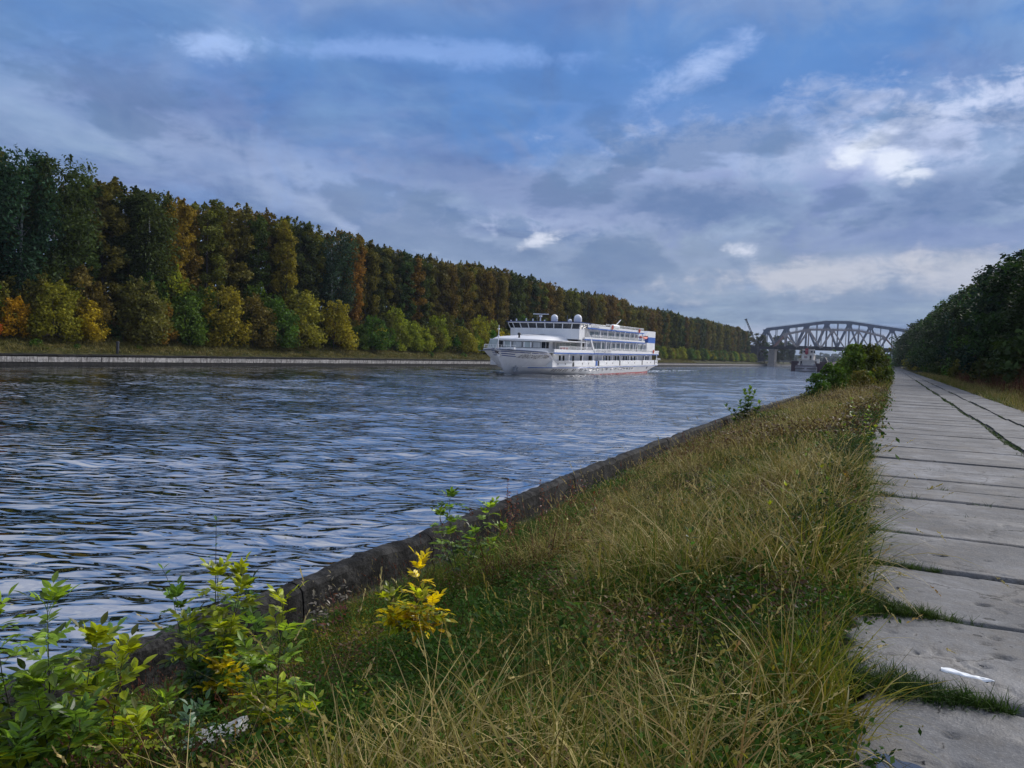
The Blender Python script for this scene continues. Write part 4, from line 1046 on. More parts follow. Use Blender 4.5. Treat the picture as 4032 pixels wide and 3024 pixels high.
# ================================================================== BRIDGES, CRANE, TUG AND BARGES
STEEL = simple('grey_bridge_paint', (0.11, 0.135, 0.185), 0.55, var=0.12, vscale=.3)
STEEL2 = simple('faded_brown_bridge_paint', (0.27, 0.245, 0.245), 0.6, var=0.2, vscale=.25)
RUSTY = simple('rust_red_bridge_steel', (0.22, 0.13, 0.12), 0.7, var=0.2, vscale=.3)
DKST = simple('dark_steel_and_shade', (0.03, 0.032, 0.04), 0.7)
PIERM = concrete('pier_concrete', (0.20, 0.19, 0.18), (0.40, 0.38, 0.36), (0.10, 0.09, 0.08), 0.5)
def truss_bridge(label, y0, xs_bot, top, zb, width, mat, matend, deck_h, cw=1.0):
    br = empty('truss_bridge', (xs_bot[0], y0, zb)); tag(br, label, 'bridge', 'railway bridges over the canal')
    ox = xs_bot[0]
    def P(x, y, z): return (x - ox, y - y0, z - zb)
    for yy in (y0, y0 + width):
        m = MB(); m.beam(P(xs_bot[0], yy, zb), P(xs_bot[-1], yy, zb), cw * .8, cw * 1.0); m.build('bottom_chord', DKST, br)
        tp = [(x, z) for x, z in top]
        for (xa, za), (xb_, zb_) in zip(tp, tp[1:]):
            m = MB(); m.beam(P(xa, yy, za), P(xb_, yy, zb_), cw * .9, cw * 1.15); m.build('top_chord', mat, br)
            m = MB(); n = 6
            for i in range(n + 1):
                x = xa + (xb_ - xa) * i / n; z = za + (zb_ - za) * i / n; m.beam(P(x, yy, z + cw * .5), P(x, yy, z + cw * .5 + 1.0), .09, .09)
            m.beam(P(xa, yy, za + cw * .5 + 1.0), P(xb_, yy, zb_ + cw * .5 + 1.0), .09, .09); m.beam(P(xa, yy, za + cw * .5 + .55), P(xb_, yy, zb_ + cw * .5 + .55), .07, .07)
            m.build('walkway_rail', mat, br)
        for i, (x, z) in enumerate(tp):
            for k_, xb_ in enumerate((xs_bot[i], xs_bot[i + 1])):
                endp = (i == 0 and k_ == 0) or (i == len(tp) - 1 and k_ == 1)
                m = MB(); m.beam(P(xb_, yy, zb), P(x, yy, z), cw * .8, cw * (1.0 if endp else .75)); m.build('end_post' if endp else 'diagonal', matend if endp else mat, br)
            m = MB(); m.beam(P(x, yy, zb), P(x, yy, z), cw * .45, cw * .45, upv=(0, 1, 0)); m.build('hanger', mat, br)
            m = MB(); s = cw * 1.5; m.add([P(x - s, yy - cw * .47, z - .2), P(x + s, yy - cw * .47, z - .2), P(x + s * .55, yy - cw * .47, z - s * 1.3), P(x - s * .55, yy - cw * .47, z - s * 1.3)], [(0, 1, 2, 3)]); m.build('gusset', mat, br)
        for i in range(1, len(xs_bot) - 1):
            x = xs_bot[i]; zt = float(np.interp(x, [q[0] for q in tp], [q[1] for q in tp]))
            m = MB(); m.beam(P(x, yy, zb), P(x, yy, zt), cw * .3, cw * .3, upv=(0, 1, 0)); m.build('vertical', mat, br)
    for i in range(len(top)):
        x, z = top[i]; m = MB(); m.beam(P(x, y0, z), P(x, y0 + width, z), .5, .6)
        if i < len(top) - 1:
            x2, z2 = top[i + 1]; m.beam(P(x, y0, z), P(x2, y0 + width, z2), .3, .3); m.beam(P(x, y0 + width, z), P(x2, y0, z2), .3, .3)
        m.build('top_bracing', mat, br)
    m = MB(); L = xs_bot[-1] - xs_bot[0]; m.box(0, L, -.6, width + .6, -deck_h, -deck_h + .5)
    n = int(L / 3.3)
    for i in range(n + 1): m.box(L * i / n - .15, L * i / n + .15, -.5, width + .5, -deck_h + .5, .3)
    m.box(0, L, 1.5, 2.2, -deck_h + .5, .6); m.box(0, L, width - 2.2, width - 1.5, -deck_h + .5, .6); m.build('deck', DKST, br)
    m = MB()
    for i in range(int(L / 1.6)): m.beam((i * 1.6, -.8, -deck_h + .5), (i * 1.6, -.8, .9), .07, .07)
    m.beam((0, -.8, .9), (L, -.8, .9), .1, .1); m.beam((0, -.8, .1), (L, -.8, .1), .1, .1); m.build('footway_rail', DKST, br)
    return br
nb = [-98.5 + 19.9 * i for i in range(6)]
b1 = truss_bridge('nearer railway bridge, the lower brownish steel truss over the canal', 727, nb, [(-88.8, 29.0), (-69.2, 33.6), (-49.5, 33.7), (-29.2, 33.5), (-8.9, 28.6)], 17.2, 6.0, STEEL2, RUSTY, 1.8, 1.3)
fb = [-119 + 17.8 * i for i in range(9)]
b2 = truss_bridge('farther railway bridge, the tall blue grey steel truss rising behind the brownish one', 760, fb, [(-110.0, 34.4), (-92.3, 36.9), (-74.8, 39.4), (-57.2, 42.0), (-38.2, 42.0), (-20.6, 39.4), (-3.0, 36.9), (14.8, 34.4)], 18.6, 9.0, STEEL, STEEL, 2.2, 1.95)
def pier(x0, x1, y0, y1, z0, z1, label, mat=PIERM):
    e = empty('bridge_pier', ((x0 + x1) / 2, y0, z0)); tag(e, label, 'bridge pier', 'piers of the railway bridges')
    me = bm_mesh('shaft', rough_block(-(x1 - x0) / 2, (x1 - x0) / 2, 0, y1 - y0, 0, z1 - z0, 3, 4, 6, .12, .4, 5), [mat]); mobj('shaft', me, e)
    MB().box(-(x1 - x0) / 2 - .6, (x1 - x0) / 2 + .6, -.6, y1 - y0 + .6, z1 - z0 - .1, z1 - z0 + .9).build('cap', mat, e)
    MB().box(-(x1 - x0) / 2 - .8, (x1 - x0) / 2 + .8, -.8, y1 - y0 + .8, -2.6, 1.0).build('footing', mat, e); return e
pier(-101.5, -96.5, 722, 738, 1.5, 14.4, 'pale concrete pier carrying the left end of the brownish truss')
pier(-122, -116.5, 756, 772, 3.0, 15.4, 'concrete pier in the trees under the left end of the tall truss')
pier(-1.5, 4.5, 722, 738, 2.4, 14.4, 'pale concrete pier carrying the right end of the brownish truss')
pier(21, 27, 756, 772, 4.0, 15.4, 'concrete pier in the trees under the right end of the tall truss')
ap = empty('approach_span', (-98.6, 727, 15)); tag(ap, 'dark steel girder span between the left pier and the wooded bank', 'bridge span')
MB().box(-34, 0, 0, 6, .2, 2.6).build('girder', DKST, ap); m = MB()
for i in range(20): m.box(-34 + i * 1.7, -33.9 + i * 1.7, -.1, 0, 2.6, 3.6)
m.box(-34, 0, -.1, 0, 3.5, 3.62); m.box(-34, 0, -.1, 0, 3.0, 3.08); m.build('railing', DKST, ap)
ab = empty('shaded_bridge_end', (-118, 724, 3)); tag(ab, 'dark shaded concrete abutment under the left approach span', 'abutment')
MB().box(-14, 6.5, 0, 14, -2, 12.2).build('shade_wall', DKST, ab)  # concrete abutment; the shade under the span is put into its near-black colour
ab = empty('shaded_bridge_end', (6, 745, 3)); tag(ab, 'dark block drawn for the shaded opening beside the right pier of the brownish truss', 'abutment')
MB().box(-16, -8.6, 0, 4, -1, 11.3).build('shade_wall', DKST, ab)  # dark box painting the shade of the opening left of the pier
# crane
cr = empty('crane', (-108, 722, 4.0)); tag(cr, 'crane with a long dark leaning boom between the trees and the bridge', 'crane')
MB().box(-3, 3, -2, 2, .9, 3.5).build('cab', DKST, cr, bevel=.1); MB().box(-3.5, 3.5, -2.2, 2.2, 0, .9).build('tracks', DKST, cr)
m = MB(); p0 = Vector((1, 0, 3)); p1 = Vector((-14.5, 0, 37.5)); n = 18
for sx, sy in ((-.6, -.6), (.6, -.6), (.6, .6), (-.6, .6)): m.beam(p0 + Vector((sx * 1.2, sy * 1.2, 0)), p1 + Vector((sx * .7, sy * .7, 0)), .36, .36)
for i in range(n):
    a = p0.lerp(p1, i / n); b_ = p0.lerp(p1, (i + 1) / n)
    for s1, s2 in (((-.7, -.7), (.7, -.7)), ((.7, -.7), (.7, .7)), ((.7, .7), (-.7, .7)), ((-.7, .7), (-.7, -.7))): m.beam(a + Vector((*s1, 0)), b_ + Vector((*s2, 0)), .2, .2)
m.build('boom', DKST, cr)
m = MB(); m.beam(p1 + Vector((-1.2, 0, -.3)), p1 + Vector((1.0, 0, .5)), .8, .8); m.build('boom_head', DKST, cr)
m = MB(); m.tube([p1 + Vector((-.6, 0, 0)), p1 + Vector((-.6, 0, -9))], .05, 4); m.build('hoist_rope', DKST, cr)

# tug and barges, seen from astern
def mt(n, c, r=.6, **k): return simple(n, c, r, **k)
TW = mt('tug_white', (0.55, 0.53, 0.50), .5, var=.12); TG = mt('tug_grey', (0.26, 0.26, 0.29), .5, var=.15); TR = mt('tug_red', (0.22, 0.02, 0.035)); BRG = mt('barge_purple_brown', (0.045, 0.022, 0.035), .7, var=.3, vscale=.4); BRG2 = mt('barge_grey', (0.13, 0.11, 0.12), .7, var=.3, vscale=.4)
CX, CY = -36.8, 382.0
tug = empty('pusher_tug', (CX, CY, 0)); tag(tug, 'white and grey pusher tug seen from astern in front of the bridge', 'tug')
m = MB(); m.grid([[(-4.2, 0, .4), (-4.8, .2, 1.6), (-4.6, 0, 2.2)], [(0, -1.2, .2), (0, -1.0, 1.6), (0, -1.0, 2.2)], [(4.2, 0, .4), (4.8, .2, 1.6), (4.6, 0, 2.2)]]); m.box(-4.6, 4.6, .1, 26, -.8, 2.2); m.build('hull', TG, tug)
m = MB(); m.box(-4.75, 4.75, -.9, .1, 1.2, 1.5); m.build('stern_fender', BLK, tug)
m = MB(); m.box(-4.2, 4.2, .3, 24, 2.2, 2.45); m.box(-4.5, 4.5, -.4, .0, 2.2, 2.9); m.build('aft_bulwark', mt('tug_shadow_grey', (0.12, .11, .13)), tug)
m = MB(); m.box(-3.6, 3.6, 4.5, 18, 2.4, 5.2); m.build('deckhouse', TW, tug)
m = MB(); m.box(-4.3, 4.3, 3.8, 18.5, 5.15, 5.4); m.build('boat_deck', TW, tug)
m = MB(); m.box(-2.7, 2.7, 6.2, 14, 5.4, 8.0); m.build('upper_house', TW, tug)
m = MB(); m.box(-3.1, 3.1, 6.0, 13, 7.9, 8.15); m.build('wing_deck', TW, tug)
m = MB(); m.box(-2.4, 2.4, 7.2, 11.5, 8.15, 10.3); m.box(-2.7, 2.7, 7.0, 11.8, 10.3, 10.5); wh_ = m.build('wheelhouse', TW, tug)
for x0, x1 in ((-2.1, -1.2), (1.2, 2.1)):
    MB().box(x0, x1, 7.1, 7.2, 8.9, 9.8).build('window', GLS, wh_)
for s in (-1, 1): MB().box(s * 2.75 - .25, s * 2.75 + .25, 7.5, 9.5, 8.6, 9.9).build('wing_window', GLS, wh_)
MB().box(.9, 1.8, 6.1, 6.2, 5.5, 7.6).build('door', BLK, tug); MB().box(-2.9, -2.2, 4.4, 4.5, 2.6, 4.8).build('door', BLK, tug)
m = MB(); m.box(-1.15, .15, 5.6, 6.9, 8.2, 10.9); m.box(-.85, -.15, 5.5, 5.7, 7.9, 8.2); m.build('funnel', TR, tug)
m = MB(); m.box(-1.2, .2, 5.55, 5.6, 9.6, 9.85); m.build('funnel_stripe', mt('pinkish', (.4, .15, .2)), tug)
m = MB()
for k_ in range(10):
    a0, a1 = k_ * PI / 5, (k_ + 1) * PI / 5; m.tube([(-.8 + .7 * math.cos(a0), 6.1, 6.75 + .3 * math.sin(a0)), (-.8 + .7 * math.cos(a1), 6.1, 6.75 + .3 * math.sin(a1))], .09, 4)
m.build('red_sign', TR, tug)
m = MB(); m.tube([(1.0, 8, 10.5), (1.0, 8, 12.3)], .09, 5); m.lathe([(.05, 0), (.35, .2), (.35, .5), (.05, .7)], 8, at=(1.0, 8, 12.1)); m.beam((.4, 8, 11.2), (1.7, 8, 11.2), .1, .1); m.build('mast', BLK, tug)
for x_ in (-2.2, -.6): MB().tube([(x_, 9, 10.4), (x_, 9, 13)], .04, 4).build('aerial', GRY, tug)
m = MB()
for i in range(13): m.tube([(-4.2 + i * .7, 3.9, 5.4), (-4.2 + i * .7, 3.9, 6.1)], .04, 4)
m.tube([(-4.2, 3.9, 6.1), (4.2, 3.9, 6.1)], .04, 4); m.tube([(-4.2, 3.9, 5.75), (4.2, 3.9, 5.75)], .03, 4); m.build('railing', TW, tug)
for x_, c_ in ((-3.3, TW), (-1.8, TG), (2.9, TW), (3.6, TG)):
    MB().box(x_ - .4, x_ + .4, 1.0, 2.0, 2.4, 3.6).build('deck_box', c_, tug, bevel=.08)
MB().box(4.4, 5.6, 2.5, 4, 4.0, 6.0).build('white_box', TW, tug)
for k_, (xa, xb_) in enumerate(((-7.6, -.2), (.2, 8.6))):
    bg = empty('barge', (CX + (xa + xb_) / 2, 409, 0)); w2 = (xb_ - xa) / 2
    tag(bg, ('left' if k_ == 0 else 'right') + ' one of two dark barges pushed ahead by the tug', 'barge', 'barges pushed by the tug')
    yn = -22 if k_ == 1 else -17
    m = MB(); m.box(-w2, w2, yn, 80, -.8, 3.9); m.box(-w2 - .1, w2 + .1, yn - .1, 80.1, 3.3, 3.6); m.build('hull', BRG, bg)
    m = MB(); m.box(-w2, w2, yn, yn + .3, 3.9, 4.7); m.box(w2 - .25, w2, yn, 80, 3.9, 4.6); m.box(-w2, -w2 + .25, yn, 80, 3.9, 4.6); m.build('coaming', BRG, bg)
    rg = random.Random(k_ + 3); m = MB()
    for i in range(26):
        x_ = rg.uniform(-w2 + .6, w2 - .6); y_ = rg.uniform(yn + 2, 76); s = rg.uniform(.4, 1.5); h_ = rg.uniform(.4, 1.1)
        m.add([(x_ - s, y_ - s * 2, 3.9), (x_ + s, y_ - s * 2, 3.9), (x_ + s, y_ + s * 2, 3.9), (x_ - s, y_ + s * 2, 3.9), (x_ + rg.uniform(-.3, .3), y_, 4.2 + h_)], [(0, 1, 4), (1, 2, 4), (2, 3, 4), (3, 0, 4)])
    tag(m.build('scrap_cargo', BRG2, bg), kind='stuff')
    if k_ == 1:
        m = MB(); m.add([(-2, 20, 4), (2, 20, 4), (1.8, 26, 4), (-2, 26, 4), (0, 22, 7.4), (.6, 24, 7.2)], [(0, 1, 4), (1, 2, 5, 4), (2, 3, 5), (3, 0, 4, 5)]); m.build('gravel_heap', DKST, bg)
        m = MB(); m.tube([(3.5, 24, 4), (3.9, 24, 8)], .1, 4); m.build('bollard_pole', DKST, bg)
# mooring post and small things on the banks
po = empty('mooring_post', (-105.6, 78.0, 1.5)); tag(po, 'dark upright mooring post on the far bank behind the pale wall', 'post')
m = MB(); m.tube([(0, 0, 0), (.04, 0, 1.9)], .21, 8); m.build('post_shaft', DKST, po); MB().lathe([(.27, 0), (.3, .12), (.1, .25)], 8, at=(.04, 0, 1.88)).build('post_cap', DKST, po)
ps = empty('marker_post', (-5.2, 108, 1.1)); tag(ps, 'grey marker post rising out of the bushes beside the near wall', 'post')
MB().box(-.14, .14, -.14, .14, 0, 4.4).build('post_shaft', PIERM, ps, bevel=.03); MB().box(-.4, .4, -.18, -.15, 3.5, 3.9).build('post_plate', simple('pale_blue_plate', (.3, .5, .62), .5), ps)
# litter
bgm, T, b, o_ = new_mat('thin_white_plastic'); b.inputs['Base Color'].default_value = (.75, .78, .8, 1); b.inputs['Roughness'].default_value = .5
bm = bmesh.new(); nx, ny = 22, 12; vs = []
for i in range(nx):
    for j in range(ny):
        u, v = i / (nx - 1), j / (ny - 1) * 2 - 1; w = .036 * (1 - .45 * u) * (1 - max(0, u - .85) * 4) * (1 - max(0, .08 - u) * 6)
        x = -.12 + .24 * u; y = w * v; z = .022 * math.sqrt(max(0, 1 - v * v)) * (1 - .6 * u) + .006 * mnoise.noise(Vector((u * 7, v * 3, 1))) + .003
        vs.append(bm.verts.new((x, y + .006 * math.sin(u * 9), z)))
for i in range(nx - 1):
    for j in range(ny - 1): bm.faces.new((vs[i * ny + j], vs[(i + 1) * ny + j], vs[(i + 1) * ny + j + 1], vs[i * ny + j + 1]))
bag = mobj('plastic_bag', bm_mesh('plastic_bag', bm, [bgm], True), None, (.42, 4.60, PATH_Z - .004), R(-4)); tag(bag, 'crumpled white plastic bag lying on the concrete slab of the path', 'plastic bag')
# broken lump of pale concrete in the grass
cb = mobj('concrete_lump', bm_mesh('concrete_lump', rough_block(-.22, .22, -.09, .09, -.12, .07, 8, 5, 4, .02, 5, 9), [simple('pale_broken_concrete', (.55, .54, .52), .8, var=.35, vscale=9, bump=.6)])); cb.location = (-3.50, 3.24, 1.62); cb.rotation_euler = (R(10), R(-22), R(15)); tag(cb, 'broken pale lump of concrete lying in the grass under the saplings', 'rubble')
cb = mobj('concrete_lump', bm_mesh('concrete_lump', rough_block(-.17, .17, -.12, .12, -.12, .07, 8, 5, 4, .03, 5, 12), [M_WALL])); cb.location = (-3.20, 3.36, 1.64); cb.rotation_euler = (R(-8), R(12), R(40)); tag(cb, 'smaller dark lump of concrete beside the pale broken one', 'rubble')
# puddle on the nearest slab
pm_, T, b, o_ = new_mat('puddle_water'); b.inputs['Base Color'].default_value = (.03, .03, .03, 1); b.inputs['Roughness'].default_value = .03; b.inputs['IOR'].default_value = 2.4
m = MB(); n = 26; pts = [(0.10, 3.40, PATH_Z + .004)]
for i in range(n):
    a = 2 * PI * i / n; r_ = 1 + .25 * math.sin(a * 3 + 1) + .12 * math.sin(a * 7); pts.append((.10 + .12 * r_ * math.cos(a), 3.40 + .08 * r_ * math.sin(a), PATH_Z + .004))
m.add(pts, [(0, 1 + i, 1 + (i + 1) % n) for i in range(n)]); o = m.build('puddle', pm_); tag(o, 'small puddle on the nearest broken slab', 'puddle')
# ================================================================== VEGETATION
def leaf_cloud(pts, size, rg, flat=0.35, aspect=1.6, bias=None):
    """rhombic leaves, one per point, randomly turned"""
    n = len(pts)
    nrm = rg.normal(size=(n, 3)); nrm[:, 2] = np.abs(nrm[:, 2]) + flat
    nrm /= np.linalg.norm(nrm, axis=1)[:, None]
    d = rg.normal(size=(n, 3));
    if bias is not None: d += np.asarray(bias)
    u = np.cross(nrm, d); u /= np.linalg.norm(u, axis=1)[:, None] + 1e-9
    v = np.cross(nrm, u)
    s = (size * rg.uniform(0.6, 1.35, n))[:, None]
    a = pts + v * s * aspect * .5; b = pts + u * s * .5; c = pts - v * s * aspect * .5; e = pts - u * s * .5
    V = np.stack([a, b, c, e], 1).reshape(-1, 3); F = np.arange(n * 4).reshape(-1, 4)
    tint = np.repeat(rg.random(n), 4)
    return V, F, tint
def crown_mesh(name, seed, h, r, z0, nleaf, size, shape='column', nclump=60, droop=False, spikes=True):
    rg = np.random.default_rng(seed)
    # clump centres within an uneven envelope
    P = []
    t = rg.random(nclump) ** 0.9
    for i in range(nclump):
        ti = (i + rg.random()) / nclump
        if shape == 'column': env = r * (0.72 + 0.28 * math.sin(ti * 2.6)) * (1 if ti < .92 else 1 - (ti - .92) * 4) * rg.uniform(.8, 1.12)
        elif shape == 'dome': env = r * math.sqrt(max(0.03, 1 - (ti * 1.02 - 0.15) ** 2 / 0.85)) * rg.uniform(.8, 1.1)
        else: env = r * (1 - ti * .75)
        a = rg.uniform(0, 2 * PI); q = rg.uniform(.25, 1) ** .6 * env
        P.append((q * math.cos(a), q * math.sin(a), z0 + (h - z0) * ti * .97, max(.35, env * rg.uniform(.25, .5))))
    P = np.array(P)
    wgt = P[:, 3] ** 2; wgt /= wgt.sum(); idx = rg.choice(nclump, nleaf, p=wgt)
    off = rg.normal(size=(nleaf, 3)); off /= np.linalg.norm(off, axis=1)[:, None] + 1e-9
    off *= (rg.random(nleaf) ** .45)[:, None]
    pts = P[idx, :3] + off * P[idx, 3:4] * np.array([1, 1, .85 if not droop else 1.9])
    if droop: pts[:, 2] -= np.abs(off[:, 2]) * .5
    if spikes:   # twig tips above the outline
        ns = 12; per = max(6, nleaf // 320)
        sp_ = []
        for k in range(ns):
            i = rg.integers(int(nclump * .5), nclump); base = P[i, :3] + np.array([rg.normal(0, .4), rg.normal(0, .4), P[i, 3] * .6]); L = rg.uniform(.3, .75) * h / 22
            tt = rg.random((per, 1)); sp_.append(base + tt * np.array([[rg.normal(0, .15), rg.normal(0, .15), L]]) + rg.normal(size=(per, 3)) * .10 * (1 - tt))
        pts = np.concatenate([pts] + sp_)
    pts[:, 2] = np.maximum(pts[:, 2], 0.15)
    V, F, tint = leaf_cloud(pts, size, rg, bias=(0, 0, 1.2) if droop else None, aspect=2.4 if droop else 1.5)
    cl = rg.random(nclump)
    tc = np.repeat(np.concatenate([cl[idx], rg.random(len(pts) - nleaf)]), 4)
    tint = tint * .55 + tc * .45
    return np_mesh(name, V, F, 4, [M_LEAF], False, {'tint': tint}), P
def trunk_mesh(name, P, h, r0, seed, mat, fork=True):
    rg = np.random.default_rng(seed + 99); m = MB()
    pts = [(0, 0, -.4)]; n = 7; lean = rg.normal(0, .03, 2)
    for i in range(1, n + 1): pts.append((lean[0] * h * i / n + rg.normal(0, .05), lean[1] * h * i / n + rg.normal(0, .05), h * .88 * i / n))
    m.tube(pts, [r0 * (1.15 - .98 * i / n) for i in range(n + 1)], 7)
    for i in rg.choice(len(P), min(len(P), 16), replace=False):
        c = P[i]; zb = max(.12 * h, c[2] - rg.uniform(.08, .2) * h); f = zb / (h * .88)
        b0 = Vector((lean[0] * h * f, lean[1] * h * f, zb)); e = Vector(c[:3]); mid = b0.lerp(e, .5) + Vector((0, 0, -.1 * (e - b0).length))
        rr = r0 * (1 - .85 * min(1, f)) * .5; m.tube([b0, mid, e], [rr, rr * .6, rr * .25], 4, cap=False)
    me = bpy.data.meshes.new(name); me.from_pydata(m.v, [], m.f); me.materials.append(mat); me.polygons.foreach_set('use_smooth', [True] * len(m.f)); return me
def kind(nm, seeds, mat=None, r0=.25, **k):
    out = []
    for s in seeds:
        me, P = crown_mesh(nm + '_crown', s, **k); out.append((me, trunk_mesh(nm + '_trunk', P, k['h'], r0, s, mat or M_BARK)))
    return out
TALL = kind('tall_tree', range(10, 17), h=27.0, r=3.1, z0=3.5, nleaf=9000, size=.34, nclump=95, r0=.24)
BIRCH = kind('birch', range(30, 33), mat=M_BIRCH, h=26, r=4.4, z0=7.5, nleaf=10000, size=.27, nclump=90, droop=True, r0=.34)
BUSH = kind('bank_bush', range(40, 45), h=8.0, r=3.4, z0=.4, nleaf=5200, size=.28, shape='dome', nclump=60, r0=.12)
LOWB = kind('low_shrub', range(50, 53), h=3.0, r=2.0, z0=.2, nleaf=900, size=.26, shape='dome', nclump=24, spikes=False, r0=.05)
RIGHT = kind('dense_tree', range(60, 65), h=14.0, r=4.2, z0=.8, nleaf=12000, size=.26, shape='dome', nclump=95, r0=.2)
NEARB = kind('near_bush', range(70, 74), h=3.4, r=1.25, z0=.15, nleaf=2600, size=.15, shape='dome', nclump=60, r0=.035)
COLR = dict(brown=(.158, .126, .028), olive=(.130, .120, .026), dark=(.060, .080, .024), orange=(.23, .155, .022), yellow=(.40, .29, .018), lime=(.23, .255, .024), green=(.075, .145, .020), rust=(.36, .08, .015), bluegreen=(.035, .065, .042))
def plant(nm, var, loc, scale, colr, label, cat, group, parts=True):
    me, tr = var
    e = empty(nm, loc, random.uniform(0, 6.28)); e.scale = scale; tag(e, label, cat, group)
    j = [c * random.uniform(.82, 1.18) for c in colr]
    c = mobj('crown', me, e); c.color = (*j, 1); mobj('trunk', tr, e)
    return e
G_ROW = 'tall trees in the row on the far bank'
# front and second rows of tall trees on the far bank
special = {69.5: ('birch', 'bluegreen', 'broad dark weeping birch with a pale trunk at the left edge of the far wood'),
           75.5: ('birch', 'dark', 'dark green weeping birch just right of the leftmost birch'),
           92.0: ('birch', 'dark', 'greyish green birch with a white forked trunk, above the mottled yellow bush'),
           141.0: ('birch', 'bluegreen', 'dark blue green birch beside the narrow orange tree on the far bank'),
           147.5: ('tall', 'orange', 'narrow orange tree glowing right of the dark blue green birch'),
           124.0: ('tall', 'orange', 'tall tree with a golden orange top, left of the dark blue green birch'),
           97.0: ('tall', 'orange', 'tall tree with a small orange top, right of the forked white birch')}
def where(y):
    if y < 66: return 'at the left end'
    if y < 86: return 'behind the golden bushes'
    if y < 99: return 'by the forked white birch'
    if y < 118: return 'left of the round lime green bushes'
    if y < 150: return 'above the round lime green bushes'
    if y < 180: return 'above the low green bushes'
    if y < 215: return 'just left of the ship'
    if y < 245: return 'behind the bow'
    if y < 275: return 'behind the wheelhouse'
    if y < 330: return 'behind the middle of the ship'
    if y < 430: return 'behind the funnel'
    if y < 560: return 'just right of the ship'
    return 'far off by the bridge'
CN = dict(brown='rusty brown', olive='olive green', dark='dark green', orange='golden orange')
y = 40.0; i = 0; sp_keys = sorted(special)
for row in (0, 1):
    y = 42.0 + row * 2.3
    while y < 708:
        st = (4.4 if y < 300 else 5.2) * random.uniform(.85, 1.15)
        x = -(118.5 + row * 6.0) + random.uniform(-1.3, 1.3)
        zz = float(far_z(x, y)); hs = random.uniform(.96, 1.04) * (1.0 if row == 0 else 1.03) * (1 + .03 * math.sin(y * .06))
        near_sp = [k for k in sp_keys if abs(k - y) < st * .6 and row == 0]
        if near_sp:
            kk = near_sp[0]; sp_keys.remove(kk); what, cc, lab = special[kk]
            if what == 'birch':
                plant('birch_tree', BIRCH[len(sp_keys) % 3], (-116.5, kk, 3.8), (1.0, 1.0, 1.04 if kk < 80 else .98), COLR[cc], lab, 'birch', None)
            else:
                plant('tall_tree', TALL[3], (-116.0, kk, 3.8), (.85, .85, .98), COLR[cc], lab, 'tree', None)
            y += st; i += 1; continue
        cc = random.choices(['brown', 'olive', 'dark', 'orange'], [5, 5, 2.2, .25])[0] if y < 420 else random.choices(['brown', 'olive', 'dark'], [2.4, 4, 4])[0]
        plant('tall_tree', TALL[i % 7], (x, y, zz), (hs * random.uniform(.9, 1.15), hs * random.uniform(.9, 1.1), hs), COLR[cc], '%s %s tree, %s row, %s' % ('very tall' if hs > 1.03 else 'shorter' if hs < .96 else 'tall', CN[cc], 'front' if row == 0 else 'rear', where(y)), 'tree', G_ROW)
        y += st; i += 1
# understorey bushes along the far bank
UB = [(58.5, 'yellow', .62, 'bright yellow maple bush at the left edge of the far bank'), (61.5, 'rust', .50, 'rust red low bush under the yellow one at the left edge'), (66.0, 'yellow', .6, 'yellow green bush beside the rust red one'),
      (71.0, 'lime', .86, 'yellow green round bush, second from the left on the far bank'), (77.0, 'yellow', .66, 'golden bush between the leftmost birch and the forked birch'), (86.0, 'olive', 1.05, 'mottled olive bush with a golden side under the forked white birch'),
      (90.5, 'orange', .7, 'small golden bush leaning on the mottled olive bush'), (95.5, 'green', .95, 'plain green bush right of the mottled one'), (103.0, 'lime', 1.12, 'big round lime green bush, left one of the lime pair'),
      (111.0, 'olive', 1.0, 'brownish green bush between the two big lime green ones'), (116.5, 'green', 1.0, 'deep green bush behind the lime pair'), (123.5, 'lime', 1.22, 'largest round lime green bush in the middle of the far bank'), (134.5, 'lime', 1.1, 'lime green bush just below the narrow orange tree'),
      (137.5, 'yellow', .6, 'yellowish bush at the foot of the narrow orange tree')]
for yb, cc, s, lab in UB:
    plant('bank_bush', BUSH[int(yb) % 5], (-111.0 + random.uniform(-.8, .8), yb, 3.3), (s * 1.18, s * 1.18, s * 1.25), COLR[cc], lab, 'bush', 'bushes along the far bank')
y = 144.0; i = 0
while y < 700:
    cc = random.choices(['lime', 'green', 'olive', 'yellow'], [4, 4, 3, .35 if y < 260 else 0])[0]; s = random.uniform(.7, 1.0)
    plant('bank_bush', BUSH[i % 5], (-112 + random.uniform(-1.5, 1.5), y, 3.5), (s * 1.1, s * 1.1, s), COLR[cc], '%s %s bush on the far bank, %s' % ('big' if s > .9 else 'small' if s < .78 else 'middling', {'lime': 'lime green', 'green': 'plain green', 'olive': 'brownish olive', 'yellow': 'yellowish'}[cc], where(y)), 'bush', 'bushes along the far bank')
    y += random.uniform(3.5, 6.0) * (1 if y < 300 else 1.3); i += 1
y = 56.0
while y < 330:
    cc = random.choice(['green', 'olive', 'lime', 'dark', 'brown']); s = random.uniform(.7, 1.25)
    plant('bank_bush', BUSH[i % 5], (-114.5 + random.uniform(-1, 1), y, 3.6), (s, s, s * random.uniform(1.0, 1.4)), COLR[cc], '%s %s bush in the second bush row, %s' % ('tall' if s > .97 else 'low', {'lime': 'lime green', 'green': 'plain green', 'olive': 'brownish olive', 'dark': 'dark green', 'brown': 'golden brown'}[cc], where(y)), 'bush', 'bushes behind the front row on the far bank')
    y += random.uniform(3.0, 5.5); i += 1
y = 50.0; i = 0
